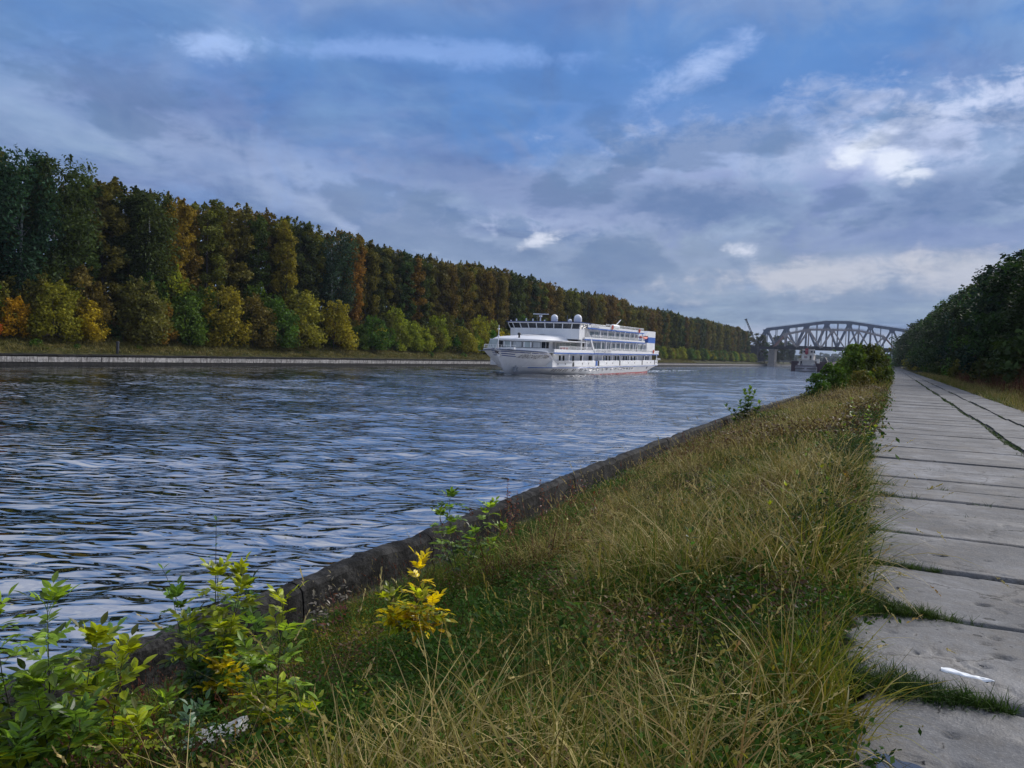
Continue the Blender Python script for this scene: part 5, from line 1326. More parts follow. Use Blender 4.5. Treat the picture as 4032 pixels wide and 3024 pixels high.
while y < 360:
    s = random.uniform(.45, 1.0)
    plant('low_shrub', LOWB[i % 3], (-113.5 + random.uniform(-1, 2.5), y, 3.4), (s * 1.3, s * 1.3, s * 1.3), COLR[random.choice(['green', 'dark', 'olive'])], ('larger' if s > .72 else 'smaller') + ' dark shrub under the trees, ' + where(y), 'shrub', 'low shrubs under the far trees')
    y += random.uniform(2.2, 4.2); i += 1
for yb, s in ((67.0, .55), (83, .35), (169, .5), (186, .5), (73.0, .35), (122, .3), (230, .6), (262, .5)):
    plant('low_shrub', LOWB[int(yb) % 3], (-107.5, yb, 2.0), (s, s, s), COLR['green'], 'small green shrub alone on the grass just above the pale wall, ' + where(yb), 'shrub', 'lone shrubs above the far wall')
# thicket behind the rows of tall trees
_rg = np.random.default_rng(77); _n = 26000; _y = 30 + 690 * _rg.random(_n); _x = -132 - 10 * _rg.random(_n); _z = 3.5 + (7.5 + 2.5 * np.sin(_y * .13) + 2 * np.sin(_y * .37)) * _rg.random(_n) ** .8
_V, _F, _t = leaf_cloud(np.stack([_x, _y, _z], -1), .8, _rg); _o = mobj('thicket', np_mesh('thicket', _V, _F, 4, [M_LEAF], False, {'tint': _t})); _o.color = (*COLR['dark'], 1); tag(_o, 'dark thicket behind the rows of tall trees on the far bank', 'thicket', kind='stuff')
# trees beyond the bridge
for k, (x, y, s, cc) in enumerate([(-112, 735, 1.0, 'dark'), (-108, 745, .75, 'green'), (-96, 742, .38, 'dark'), (-122, 742, 1.05, 'brown'), (-104, 790, 1.0, 'dark'), (-98, 800, .72, 'bluegreen'), (-106, 830, 1.05, 'dark'), (-97, 850, .75, 'bluegreen'), (-101, 880, .9, 'bluegreen'), (-94, 930, .62, 'olive'), (-96, 970, .6, 'olive'), (-99, 1010, .7, 'lime'), (-101, 1080, .8, 'green')]):
    plant('tall_tree', TALL[k % 7], (x, y, 3.0), (s * 1.7, s * 1.7, s), COLR[cc], ['dark tree standing behind the left end of the bridges', 'pale olive tree beside the canal beyond the bridges'][cc in ('olive', 'lime')], 'tree', 'trees around the left end of the bridges')
# the right hand bank: dense trees on the slope
def rgz(x, y): return float(bank_z(np.array([x]), np.array([y]))[0])
k = 0
ys_r = [44, 52, 60, 68, 76, 84, 92, 101, 110, 120, 131, 143, 156, 170, 185, 201, 218, 237, 258, 281, 306, 333, 362, 394, 430, 470, 512, 556, 600, 644, 688]
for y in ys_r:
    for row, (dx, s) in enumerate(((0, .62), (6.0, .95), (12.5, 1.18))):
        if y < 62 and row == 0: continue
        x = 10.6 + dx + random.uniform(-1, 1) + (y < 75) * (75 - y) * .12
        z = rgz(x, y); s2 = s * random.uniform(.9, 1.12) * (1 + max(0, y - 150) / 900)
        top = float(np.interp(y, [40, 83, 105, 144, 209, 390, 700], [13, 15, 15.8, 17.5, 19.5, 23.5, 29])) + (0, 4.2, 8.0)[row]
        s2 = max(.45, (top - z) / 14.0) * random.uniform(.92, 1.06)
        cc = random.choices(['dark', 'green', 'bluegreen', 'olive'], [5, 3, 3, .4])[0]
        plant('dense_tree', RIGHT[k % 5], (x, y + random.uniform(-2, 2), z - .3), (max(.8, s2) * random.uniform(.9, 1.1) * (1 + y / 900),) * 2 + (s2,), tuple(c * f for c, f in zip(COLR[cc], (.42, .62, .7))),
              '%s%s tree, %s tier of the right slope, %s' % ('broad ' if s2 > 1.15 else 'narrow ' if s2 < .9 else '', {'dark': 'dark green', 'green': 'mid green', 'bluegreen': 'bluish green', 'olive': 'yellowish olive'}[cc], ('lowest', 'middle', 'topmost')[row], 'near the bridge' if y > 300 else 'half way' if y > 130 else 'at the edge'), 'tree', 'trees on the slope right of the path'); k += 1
for y in np.arange(48, 400, 4.2):
    x = 8.4 + random.uniform(-.7, .9) + (y < 70) * (70 - y) * .10; s = random.uniform(.6, 1.15)
    plant('low_shrub', LOWB[k % 3], (x, float(y), rgz(x, y) - .1), (s, s, s * 1.1), COLR[random.choices(['dark', 'green', 'olive', 'yellow'], [5, 3, 1.5, .15])[0]], ('broad' if s > .95 else 'small' if s < .75 else 'middling') + ' low shrub under the right slope, ' + ('near the bridge' if y > 250 else 'far along' if y > 180 else 'half way' if y > 110 else 'at the dead weeds' if y > 75 else 'at the right edge'), 'shrub', 'shrubs along the right verge'); k += 1
for (x, y, s, lab) in ((7.6, 300, 1.6, 'yellow green bush at the far end of the path under the slope'), (8.2, 255, 1.3, 'second yellow green bush at the far end of the path'), (12.0, 128, .9, 'golden yellow bush caught in the dark slope')):
    plant('bank_bush', BUSH[k % 5], (x, y, rgz(x, y)), (s * .7, s * .7, s * .7), COLR['lime'], lab, 'bush', None); k += 1
# the bushes between wall and path
for (x, y, h, cc, lab) in ((-4.0, 48.5, 1.9, 'green', 'low green bush nearest the wall in the bush group beside the path'), (-3.3, 50.5, 2.3, 'green', 'bushy green sapling at the left front of the bush group'), (-2.3, 54, 3.4, 'green', 'tallest bush in the group beside the path'),
                         (-1.7, 48, 1.7, 'olive', 'low olive bush at the right front of the group'), (-1.7, 59, 3.5, 'dark', 'dark tall bush in the middle of the group'), (-2.9, 64, 3.5, 'green', 'tall green bush behind the front ones'), (-1.3, 69, 3.4, 'green', 'green bush at the right of the group next to the slabs'), (-1.6, 78, 3.4, 'dark', 'dark bush farther along beside the slabs'),
                         (-1.2, 90, 3.2, 'green', 'rounded bush beside the slabs behind the group'), (-1.3, 104, 3.0, 'green', 'small rounded bush farther along the slab edge'), (-1.4, 122, 2.8, 'dark', 'dark small bush far along the slab edge'), (-1.5, 145, 2.8, 'green', 'farthest bush along the slab edge'), (-4.0, 72, 2.7, 'green', 'green bush near the wall behind the group'), (-4.2, 92, 2.6, 'green', 'second green bush near the wall behind the group')):
    plant('near_bush', NEARB[k % 4], (x, y, rgz(x, y) - .1), (h / 3.4 * (.92 if h > 3 else 1.15),) * 2 + (h / 3.4,), COLR[cc], lab, 'bush', 'bushes between the wall and the slab path'); k += 1
# far woods on the skyline beyond the canal
FW = bpy.data.materials.new('x'); bpy.data.materials.remove(FW)
def far_wood(y0, x0, x1, zb, h, n, size, colr, label, seed):
    rg = np.random.default_rng(seed); xs = rg.uniform(x0, x1, n); dep = rg.uniform(0, 60, n)
    top = h * (.8 + .12 * np.sin(xs * .02 + seed) + .1 * np.sin(xs * .11) + .06 * np.sin(xs * .31))
    z = zb + top * rg.random(n) ** .6
    V, F, t = leaf_cloud(np.stack([xs, y0 + dep, z], -1), size, rg); o = mobj('woods', np_mesh('woods', V, F, 4, [M_LEAF], False, {'tint': t})); o.color = (*colr, 1); tag(o, label, 'woods', kind='stuff')
    MB().box(x0, x1, y0 + 20, y0 + 60, zb - 5, zb + h * .68).build('woods_mass', M_SOIL, o)
far_wood(1850, -700, 500, 1, 21, 9000, 4.5, (.03, .05, .025), 'hazy dark wood across the canal bend far beyond the bridge', 3)
far_wood(2700, -1500, 900, 2, 40, 9000, 7.0, (.04, .06, .035), 'bluish wooded ridge on the horizon beyond the bridge', 4)
MB().box(-300, 60, 1720, 1850, -1, 2.2).build('far_shore', M_SOIL)
tag(bpy.data.objects['far_shore'], kind='structure')

# ---------------- grass
def blades(rg, n, h0, h1, w, spread, lean, curve, segs=4, seedhead=0.0, twist=0.5):
    V = []; F = []; T_ = []
    nv = 0
    for i in range(n):
        h = rg.uniform(h0, h1); a = rg.uniform(0, 2 * PI); r_ = spread * math.sqrt(rg.random()); bx, by = r_ * math.cos(a), r_ * math.sin(a)
        az = rg.uniform(0, 2 * PI); ln = rg.uniform(*lean); cv = rg.uniform(*curve); fa = az + PI / 2 + rg.normal(0, twist)
        ww = w * rg.uniform(.6, 1.3); tt = rg.random()
        px, py, pz = bx, by, 0.0; ang = ln
        for s in range(segs + 1):
            f = s / segs; wd = ww * (1 - f ** 1.6) * .5 + .0006
            V += [(px - wd * math.cos(fa), py - wd * math.sin(fa), pz), (px + wd * math.cos(fa), py + wd * math.sin(fa), pz)]; T_ += [tt, tt]
            if s: F.append((nv + 2 * s - 2, nv + 2 * s - 1, nv + 2 * s + 1, nv + 2 * s))
            ang += cv / segs; st = h / segs
            px += math.sin(ang) * math.cos(az) * st; py += math.sin(ang) * math.sin(az) * st; pz += math.cos(ang) * st; pz = max(pz, .01)
        nv += 2 * (segs + 1)
        if rg.random() < seedhead:
            L = rg.uniform(.05, .10); dr = np.array([math.sin(ang) * math.cos(az), math.sin(ang) * math.sin(az), math.cos(ang)])
            for q in range(9):
                c = np.array([px, py, pz]) + dr * L * (q / 9 - .75); d = rg.normal(size=3) * .0035 * (1.3 - q / 9); e = dr * .017 + rg.normal(size=3) * .003
                V += [tuple(c), tuple(c + d + e * .5), tuple(c + e), tuple(c - d + e * .5)]; T_ += [.9, .9, 1.0, .8]; F.append((nv, nv + 1, nv + 2, nv + 3)); nv += 4
    return V, F, T_
def grass_mat(name, cols, trans=.35, rough=.55):
    """each tuft picks its colour from the list; patches of sward drift between them"""
    m, T, b, o = new_mat(name)
    oi = T.n.new('ShaderNodeObjectInfo'); at = T.n.new('ShaderNodeAttribute'); at.attribute_name = 'tint'
    n = T.noise(oi.outputs['Location'], .85, 4, .65)
    f = T.math('ADD', T.math('MULTIPLY', oi.outputs['Random'], .38), T.math('ADD', T.math('MULTIPLY', T.sstep(n, .38, .62), .50), T.math('MULTIPLY', at.outputs['Fac'], .16)), clamp=True)
    st = [(i / (len(cols) - 1), c) for i, c in enumerate(cols)]
    c = T.ramp(f, st)
    v = T.math('ADD', T.math('MULTIPLY', at.outputs['Fac'], .8), .55)
    cc = T.n.new('ShaderNodeVectorMath'); cc.operation = 'SCALE'; T.put(cc.inputs[0], c); T.put(cc.inputs['Scale'], v); col = cc.outputs[0]
    T.put(b.inputs['Base Color'], col); b.inputs['Roughness'].default_value = rough; b.inputs['Specular IOR Level'].default_value = .15
    tr = T.n.new('ShaderNodeBsdfTranslucent'); T.put(tr.inputs[0], col); mx = T.n.new('ShaderNodeMixShader'); mx.inputs[0].default_value = trans
    T.l.new(b.outputs[0], mx.inputs[1]); T.l.new(tr.outputs[0], mx.inputs[2]); T.l.new(mx.outputs[0], o.inputs[0]); return m
MG_GREEN = grass_mat('green_grass', [(.025, .065, .006), (.06, .130, .010), (.15, .195, .014), (.27, .23, .025), (.16, .10, .03)])
MG_STRAW = grass_mat('dry_straw', [(.12, .12, .018), (.24, .19, .035), (.46, .37, .15), (.26, .14, .035)], .25)
MG_GOLD = grass_mat('yellow_green_horsetail', [(.10, .13, .02), (.22, .22, .02), (.34, .30, .03)], .4)
MG_RED = grass_mat('red_brown_weed', [(.045, .022, .014), (.12, .04, .022), (.19, .065, .04)], .2)
MG_LAWN = grass_mat('short_green_grass', [(.022, .055, .008), (.04, .085, .012), (.07, .11, .02)], .35)
MG_DARK = grass_mat('dark_stalks', [(.02, .02, .012), (.04, .035, .02), (.07, .05, .03)], .1)
def tuft(name, mat, seed, **k):
    rg = np.random.default_rng(seed); V, F, T_ = blades(rg, **k); return bpy.data.objects.new(name, np_mesh(name, V, F, 4, [mat], False, {'tint': T_}))
_gn = {}
def scatter(name, src, pts, rz, tilt, scl, label, cat='grass'):
    pts = np.asarray(pts, np.float32); n = len(pts)
    me = bpy.data.meshes.new(name); me.vertices.add(n); me.vertices.foreach_set('co', pts.ravel())
    a = me.attributes.new('rot', 'FLOAT_VECTOR', 'POINT'); a.data.foreach_set('vector', np.stack([tilt[:, 0], tilt[:, 1], rz], -1).astype(np.float32).ravel())
    a = me.attributes.new('scl', 'FLOAT', 'POINT'); a.data.foreach_set('value', scl.astype(np.float32))
    o = mobj(name, me)
    g = bpy.data.node_groups.new('scatter_' + name, 'GeometryNodeTree'); g.interface.new_socket('Geometry', in_out='INPUT', socket_type='NodeSocketGeometry'); g.interface.new_socket('Geometry', in_out='OUTPUT', socket_type='NodeSocketGeometry')
    N = g.nodes; L = g.links; i_ = N.new('NodeGroupInput'); oo = N.new('NodeGroupOutput'); oi = N.new('GeometryNodeObjectInfo'); oi.inputs['Object'].default_value = src; oi.inputs['As Instance'].default_value = True
    ip = N.new('GeometryNodeInstanceOnPoints'); na = N.new('GeometryNodeInputNamedAttribute'); na.data_type = 'FLOAT_VECTOR'; na.inputs['Name'].default_value = 'rot'
    nb_ = N.new('GeometryNodeInputNamedAttribute'); nb_.data_type = 'FLOAT'; nb_.inputs['Name'].default_value = 'scl'
    L.new(i_.outputs[0], ip.inputs['Points']); L.new(oi.outputs['Geometry'], ip.inputs['Instance']); L.new(na.outputs['Attribute'], ip.inputs['Rotation']); L.new(nb_.outputs['Attribute'], ip.inputs['Scale']); L.new(ip.outputs[0], oo.inputs[0])
    o.modifiers.new('scatter', 'NODES').node_group = g; tag(o, label, cat, kind='stuff'); return o
GR = np.random.default_rng(21)
def place(n, y0, y1, xf, yexp=1.0, seed=0, keepx=-99.0):
    """points on the near bank; xf = (lo, hi) as fractions from wall (0) to slabs (1)"""
    y = y0 + (y1 - y0) * GR.random(n) ** yexp; wx = np.interp(y, [p[0] for p in WALL_PTS], [p[1] for p in WALL_PTS]) + .36
    f = xf[0] + (xf[1] - xf[0]) * GR.random(n); x = wx + (np.interp(y, [3, 4.2, 8, 14, 16], [-.10, -.16, -.28, -.46, -.54]) - wx) * f
    ok = (y > 6.0) | (x > keepx)
    x, y = x[ok], y[ok]
    return np.stack([x, y, np.where(x > -.5, PATH_Z - .06, bank_z(x, y) - .01)], -1)
def cull(p, cx=0.0, cy=0.0, r=1.9): return p[np.hypot(p[:, 0] - cx, p[:, 1] - cy) > r]
def sc(name, mat, nvar, total, y0, y1, xf, yexp, s0, s1, label, lean_xy=(0.0, 0.0), cat='grass', clump=None, pts=None, **k):
    for v in range(nvar):
        src = tuft(name, mat, hash((name, v)) % 1000 if False else (len(name) * 31 + v * 7), **k)
        p = pts[v::nvar] if pts is not None else cull(place(total // nvar, y0, y1, xf, yexp, keepx=(-2.3 if mat in (MG_STRAW, MG_DARK) else -99.0)))
        if clump is not None:
            nz = np.array([mnoise.noise(Vector((q[0] * clump[0], q[1] * clump[0], clump[2]))) for q in p]); p = p[nz > clump[1]]
        n = len(p); wxx = np.interp(p[:, 1], [q[0] for q in WALL_PTS], [q[1] for q in WALL_PTS]) + .36; ff = np.clip((p[:, 0] - wxx) / 2.2, 0, 1) if pts is None else np.ones(n); hsc = .34 + .66 * (np.clip((p[:, 0] - wxx) / 4.2, 0, 1) if pts is None else 1.0) ** .9
        tilt = GR.normal(0, .24, (n, 2)) + np.array([[lean_xy[0], lean_xy[1]]])
        scatter(name, src, p, GR.uniform(0, 6.28, n), tilt, GR.uniform(s0, s1, n) * hsc * np.array([.92 + .75 * mnoise.noise(Vector((q[0] * .8, q[1] * .8, 7.7))) for q in p]).clip(.35, 1.35), label, cat)
# dense undergrowth
sc('grass', MG_GREEN, 4, 5200, 1.0, 14, (0, 1), 1.0, .6, 1.15, 'green grass of the near bank', n=34, h0=.20, h1=.58, w=.0065, spread=.13, lean=(.05, .55), curve=(.2, 1.4))
sc('grass', MG_GREEN, 3, 6500, 14, 46, (0, 1), 1.1, .8, 1.3, 'green grass farther along the near bank', n=30, h0=.2, h1=.5, w=.012, spread=.22, lean=(.05, .5), curve=(.2, 1.2), segs=3)
sc('grass', MG_GREEN, 2, 4200, 46, 240, (0, 1), 1.5, 1.0, 1.5, 'green grass far along the near bank', n=26, h0=.2, h1=.5, w=.03, spread=.4, lean=(.05, .5), curve=(.2, 1.0), segs=2)
sc('tall_grass', MG_STRAW, 5, 3000, 1.2, 13, (.38, .985), 1.0, .8, 1.3, 'dry straw coloured grass arching over the green sward', n=11, h0=.35, h1=.80, w=.0072, spread=.12, lean=(.02, .35), curve=(.3, 2.6), segs=6, seedhead=.15, clump=(.9, -.25, 3))
sc('tall_grass', MG_STRAW, 3, 5600, 13, 50, (.08, .98), 1.1, .8, 1.2, 'dry grass farther along the near bank', n=16, h0=.35, h1=.72, w=.011, spread=.2, lean=(.02, .35), curve=(.3, 1.9), segs=4, seedhead=.3, clump=(.35, -.25, 3))
sc('tall_grass', MG_STRAW, 2, 2200, 50, 220, (.1, 1), 1.4, 1.0, 1.3, 'dry grass far along the near bank', n=14, h0=.35, h1=.7, w=.03, spread=.35, lean=(.02, .3), curve=(.2, 1.2), segs=2)
sc('seed_stalks', MG_STRAW, 3, 1100, 1.6, 14, (.05, .95), 1.0, .8, 1.2, 'thin pale seed stalks leaning over the grass', lean_xy=(-.12, -.28), n=3, h0=.55, h1=.95, w=.0032, spread=.08, lean=(.02, .25), curve=(.05, .5), segs=6, seedhead=1.0)
sc('seed_stalks', MG_STRAW, 2, 900, 12, 40, (.0, .9), 1.0, .8, 1.2, 'thin pale seed stalks farther off', lean_xy=(-.08, -.2), n=4, h0=.5, h1=.95, w=.006, spread=.12, lean=(.02, .25), curve=(.05, .6), segs=4, seedhead=1.0)
sc('horsetail', MG_GOLD, 3, 4200, 1.5, 16, (.12, .85), 1.0, .8, 1.3, 'yellow green feathery horsetail in the grass', n=22, h0=.14, h1=.36, w=.0045, spread=.05, lean=(.1, .95), curve=(-.3, .4), segs=2, clump=(1.0, .10, 8), cat='horsetail')
sc('weeds', MG_DARK, 3, 600, 1.5, 20, (.05, .95), 1.1, .7, 1.2, 'dark dead weed stalks in the grass', n=4, h0=.3, h1=.7, w=.005, spread=.06, lean=(.0, .25), curve=(-.1, .3), segs=3, cat='weeds')
# leafy undergrowth between the blades
def herb(name, seed, n, r, h, size, mat=None):
    rg = np.random.default_rng(seed); P = np.stack([rg.normal(0, r, n), rg.normal(0, r, n), h * rg.random(n) ** .8], -1); V, F, t = leaf_cloud(P, size, rg, flat=.6, aspect=2.0)
    return bpy.data.objects.new(name, np_mesh(name, V, F, 4, [mat], False, {'tint': t}))
def sch(name, mat, nvar, total, y0, y1, xf, s0, s1, label, n, r, h, size, clump=None, cat='weeds'):
    for v in range(nvar):
        p = cull(place(total // nvar, y0, y1, xf, 1.0))
        if clump is not None: nz = np.array([mnoise.noise(Vector((q[0] * clump[0], q[1] * clump[0], clump[2]))) for q in p]); p = p[nz > clump[1]]
        m_ = len(p); wxx = np.interp(p[:, 1], [q[0] for q in WALL_PTS], [q[1] for q in WALL_PTS]) + .36; hs = .5 + .5 * np.clip((p[:, 0] - wxx) / 3.5, 0, 1)
        scatter(name, herb(name, len(name) * 13 + v, n, r, h, size, mat), p, GR.uniform(0, 6.28, m_), GR.normal(0, .1, (m_, 2)), GR.uniform(s0, s1, m_) * hs, label, cat)
MH_DK = grass_mat('dark_green_herb', [(.022, .055, .006), (.04, .10, .010), (.07, .13, .016)], .35, .75); MH_BR = grass_mat('brown_herb', [(.04, .022, .010), (.09, .05, .02), (.15, .09, .035)], .2); MH_YL = grass_mat('yellow_green_herb', [(.10, .14, .015), (.20, .22, .02), (.32, .26, .02)], .4)
sch('undergrowth', MH_DK, 3, 3600, 1.5, 16, (0, 1), .8, 1.5, 'dark green leafy undergrowth in the grass', 110, .09, .24, .014)
sch('undergrowth', MH_DK, 2, 2600, 14, 46, (0, 1), .8, 1.5, 'dark leafy undergrowth farther off', 46, .14, .30, .045)
sch('undergrowth', MH_BR, 3, 2200, 1.5, 18, (.1, 1), .7, 1.3, 'brown withered leaves in the grass', 80, .08, .40, .013, clump=(.8, .08, 5))
sch('undergrowth', MH_BR, 2, 2400, 16, 50, (.1, 1), .8, 1.5, 'brown withered leaves farther off', 50, .14, .50, .030, clump=(.3, .06, 5))
sch('undergrowth', MH_YL, 3, 1500, 1.5, 20, (.1, .95), .6, 1.2, 'yellow green herbs in the grass', 60, .06, .32, .015, clump=(1.1, .0, 11))
MH_ED = grass_mat('dark_edge_weed', [(.012, .028, .006), (.024, .058, .010), (.045, .08, .014)], .3, .75)
sch('undergrowth', MH_ED, 2, 2600, 6.0, 95, (.92, 1.0), .7, 1.4, 'dark weeds crowding the slab edge', 90, .08, .38, .018, clump=(.55, .02, 31))
sch('undergrowth', MH_DK, 3, 420, 2.0, 14, (.15, .9), .9, 1.5, 'broad leaved green weeds among the grass', 70, .07, .32, .019, clump=(.8, .0, 23))
sc('weeds', MG_RED, 3, 1300, 1.8, 24, (0, .5), 1.0, .9, 1.6, 'reddish brown weeds inside the canal wall', n=9, h0=.2, h1=.55, w=.006, spread=.10, lean=(.0, .35), curve=(-.1, .5), segs=3, seedhead=.6, clump=(.9, .0, 17), cat='weeds')
sc('broad_grass', MG_STRAW, 3, 1000, 1.5, 13, (.45, .99), 1.0, .9, 1.3, 'broad pale arching grass leaves near the slab edge', n=4, h0=.35, h1=.75, w=.015, spread=.10, lean=(.0, .3), curve=(1.4, 3.4), segs=8)
# short grass creeping over the slab edge and along the joints
ed = []
for (cy, L, w) in ((2.9, .0, .3), (4.2, .15, .5), (5.5, .15, .5), (4.9, -.05, .6), (6.5, .0, .6), (3.5, -.1, .5), (3.25, .12, .3), (4.10, .62, .20), (4.30, .55, .2), (4.75, .3, .3), (5.55, .52, .20), (5.25, .3, .2), (6.15, .12, .3), (6.90, .42, .18), (7.5, -.1, .3), (8.2, .28, .22), (9.5, .22, .22), (10.5, .1, .2), (11.5, .05, .2)):
    n = 100 if cy < 7 else 40
    t = GR.random(n) ** 1.3; x = -.45 + (.42 + L) * t + GR.normal(0, .02, n); yj = min(JY, key=lambda v: abs(v - cy))
    y = cy + (yj - cy) * t + GR.normal(0, w * .3, n) * (1 - t * .9); ed.append(np.stack([x, y, np.full(n, PATH_Z - .02)], -1))
for yj in JY[2:12]:
    n = 46; t = GR.random(n); x = -.3 + 2.5 * t; y = yj + GR.normal(0, .012, n); keep = np.sin(x * 7 + yj * 3) + GR.normal(0, .4, n) > .55; ed.append(np.stack([x, y, np.full(n, PATH_Z - .055)], -1)[keep])
ed = np.concatenate(ed); sc('short_grass', MG_LAWN, 3, 0, 0, 0, None, 1, .55, 1.05, 'short bright grass creeping over the slab edge', pts=ed, n=34, h0=.035, h1=.13, w=.004, spread=.05, lean=(.1, 1.0), curve=(.2, 1.2), segs=2)
n = 1500; y = 12 + 90 * GR.random(n) ** 1.4; x = np.where(GR.random(n) < .5, -.62 + GR.normal(0, .10, n), -.62 + GR.normal(.0, .08, n)); sc('short_grass', MG_LAWN, 2, 0, 0, 0, None, 1, .8, 1.6, 'green grass fringe along the slab edge', pts=np.stack([x, y, np.full(n, PATH_Z - .03)], -1), n=26, h0=.08, h1=.26, w=.012, spread=.12, lean=(.1, .8), curve=(.2, 1.0), segs=2)
n = 900; y = 12 + 90 * GR.random(n) ** 1.2; x = 2.32 + .03 * np.sin(y) + GR.normal(0, .035, n); x = np.where(GR.random(n) < .10, x + 1.03, x); sc('short_grass', MG_LAWN, 2, 0, 0, 0, None, 1, .6, 1.2, 'grass growing in the long joint of the path', pts=np.stack([x, y, np.full(n, PATH_Z - .05)], -1), n=22, h0=.03, h1=.10, w=.010, spread=.08, lean=(.1, .9), curve=(.2, 1.0), segs=2)
# right verge
n = 5200; y = 20 + 200 * GR.random(n) ** 1.5; x = 4.75 + 4.6 * GR.random(n); P_ = np.stack([x, y, bank_z(x, y) - .02], -1)
sc('verge_grass', MG_GREEN, 2, 0, 0, 0, None, 1, .7, 1.3, 'grass of the verge right of the path', pts=P_[::2], n=24, h0=.12, h1=.4, w=.02, spread=.25, lean=(.05, .6), curve=(.2, 1.2), segs=2)
sc('verge_grass', MG_STRAW, 2, 0, 0, 0, None, 1, .7, 1.2, 'dry grass and weeds of the verge right of the path', pts=P_[1::3], n=16, h0=.2, h1=.75, w=.014, spread=.25, lean=(.02, .5), curve=(.2, 1.2), segs=2, seedhead=.3)
n = 420; y = 25 + 80 * GR.random(n); x = 6.6 + 1.8 * GR.random(n); sc('weeds', MG_RED, 2, 0, 0, 0, None, 1, .9, 1.6, 'brown dead weeds at the foot of the right slope', pts=np.stack([x, y, bank_z(x, y)], -1), n=10, h0=.4, h1=1.0, w=.02, spread=.2, lean=(.0, .3), curve=(0, .4), segs=3, seedhead=1.0, cat='weeds')
# far bank grass
n = 9000; y = 40 + 420 * GR.random(n) ** 1.3; x = -105.7 - 8.5 * GR.random(n); sc('bank_grass', grass_mat('bank_grass_colour', [(.09, .105, .022), (.19, .17, .045), (.28, .22, .08)], .25), 3, 0, 0, 0, None, 1, .8, 1.5, 'rough grass on the far bank above the pale wall', pts=np.stack([x, y, far_z(x, y) - .05], -1), n=26, h0=.25, h1=.6, w=.07, spread=.8, lean=(.1, .7), curve=(.2, 1.0), segs=2)
# fallen leaves drifting on the water
rg = random.Random(9); m = MB()
for i in range(260):
    y_ = 3 + 30 * rg.random() ** 1.5; x_ = -6.4 - 22 * rg.random() ** 1.5; a = rg.uniform(0, 6); s = rg.uniform(.02, .035)
    m.add([(x_ + s * math.cos(a), y_ + s * math.sin(a), .05), (x_ - s * math.sin(a) * .6, y_ + s * .6 * math.cos(a), .055), (x_ - s * math.cos(a), y_ - s * math.sin(a), .05), (x_ + s * .6 * math.sin(a), y_ - s * .6 * math.cos(a), .055)], [(0, 1, 2, 3)])
tag(m.build('floating_leaves', simple('pale_yellow_leaf', (.5, .46, .2), .6)), 'pale fallen leaves floating on the water below the wall', 'leaves', kind='stuff')

# ---------------- saplings with compound leaves, each leaf a piece
def leaflet(vs, fs, tn, base, d, nrm, L, w, tt):
    d = d.normalized(); s = d.cross(nrm).normalized(); nn = s.cross(d).normalized(); n0 = len(vs)
    prof = [(0, .0), (.22, .75), (.5, 1.0), (.76, .62), (1.0, 0)]
    for f, q in prof:
        c = base + d * L * f - nn * (L * .16 * f * f); vs.append(c); tn.append(tt * .8)
        if 0 < q: vs.append(c + s * w * .5 * q + nn * w * .14 * q); vs.append(c - s * w * .5 * q + nn * w * .14 * q); tn += [tt, tt]
    # 0 | 1,2,3 | 4,5,6 | 7,8,9 | 10
    for t_ in ((0, 2, 1), (0, 1, 3)): fs.append(tuple(n0 + x for x in t_))
    for a in (1, 4): fs.append((n0 + a, n0 + a + 1, n0 + a + 4, n0 + a + 3)); fs.append((n0 + a, n0 + a + 3, n0 + a + 5, n0 + a + 2))
    for t_ in ((7, 8, 10), (7, 10, 9)): fs.append(tuple(n0 + x for x in t_))
def compound_leaf(seed, pairs=3, L=.20, ll=.092, lw=.040):
    rg = random.Random(seed); vs = []; fs = []; tn = []
    pts = [Vector((L * f, rg.uniform(-.004, .004), .05 * L / .2 * math.sin(f * 2.6) - .02 * f)) for f in (0, .25, .5, .75, 1.0)]
    m = MB(); m.tube(pts, [.0022, .002, .0017, .0013, .001], 4, cap=False); vs = [Vector(v) for v in m.v]; fs = list(m.f); tn = [.5] * len(vs)
    def at(f): i = min(3, int(f * 4)); return pts[i].lerp(pts[i + 1], f * 4 - i)
    for k in range(pairs):
        f = .38 + .52 * k / max(1, pairs - .3); b_ = at(f)
        for s in (1, -1):
            dd = Vector((.55 + .2 * rg.random(), s, .12 + rg.uniform(-.15, .2))); leaflet(vs, fs, tn, b_, dd, Vector((0, 0, 1)) + Vector((rg.uniform(-.25, .25), rg.uniform(-.2, .2), 0)), ll * rg.uniform(.8, 1.1) * (1 - .1 * (k == 0)), lw * rg.uniform(.85, 1.15), rg.random())
    leaflet(vs, fs, tn, pts[-1], Vector((1, 0, -.1)), Vector((0, rg.uniform(-.2, .2), 1)), ll * 1.1, lw * 1.1, rg.random())
    me = bpy.data.meshes.new('leaf'); me.from_pydata(vs, [], fs); me.materials.append(M_ASH); a = me.attributes.new('tint', 'FLOAT', 'POINT'); a.data.foreach_set('value', tn); return me
ASHL = [compound_leaf(s, 3 + (s % 2), .17 + .012 * (s % 4)) for s in range(7)]
def simple_leaf(seed, L=.06, w=.022):
    rg = random.Random(seed); vs, fs, tn = [], [], []; leaflet(vs, fs, tn, Vector((0, 0, 0)), Vector((1, 0, .1)), Vector((0, rg.uniform(-.3, .3), 1)), L, w, rg.random())
    me = bpy.data.meshes.new('leaf'); me.from_pydata(vs, [], fs); me.materials.append(M_ASH); a = me.attributes.new('tint', 'FLOAT', 'POINT'); a.data.foreach_set('value', tn); return me
SIML = [simple_leaf(s, .055 + .01 * (s % 3), .022 + .004 * (s % 2)) for s in range(5)]
BROADL = [simple_leaf(s + 9, .13, .075) for s in range(3)]
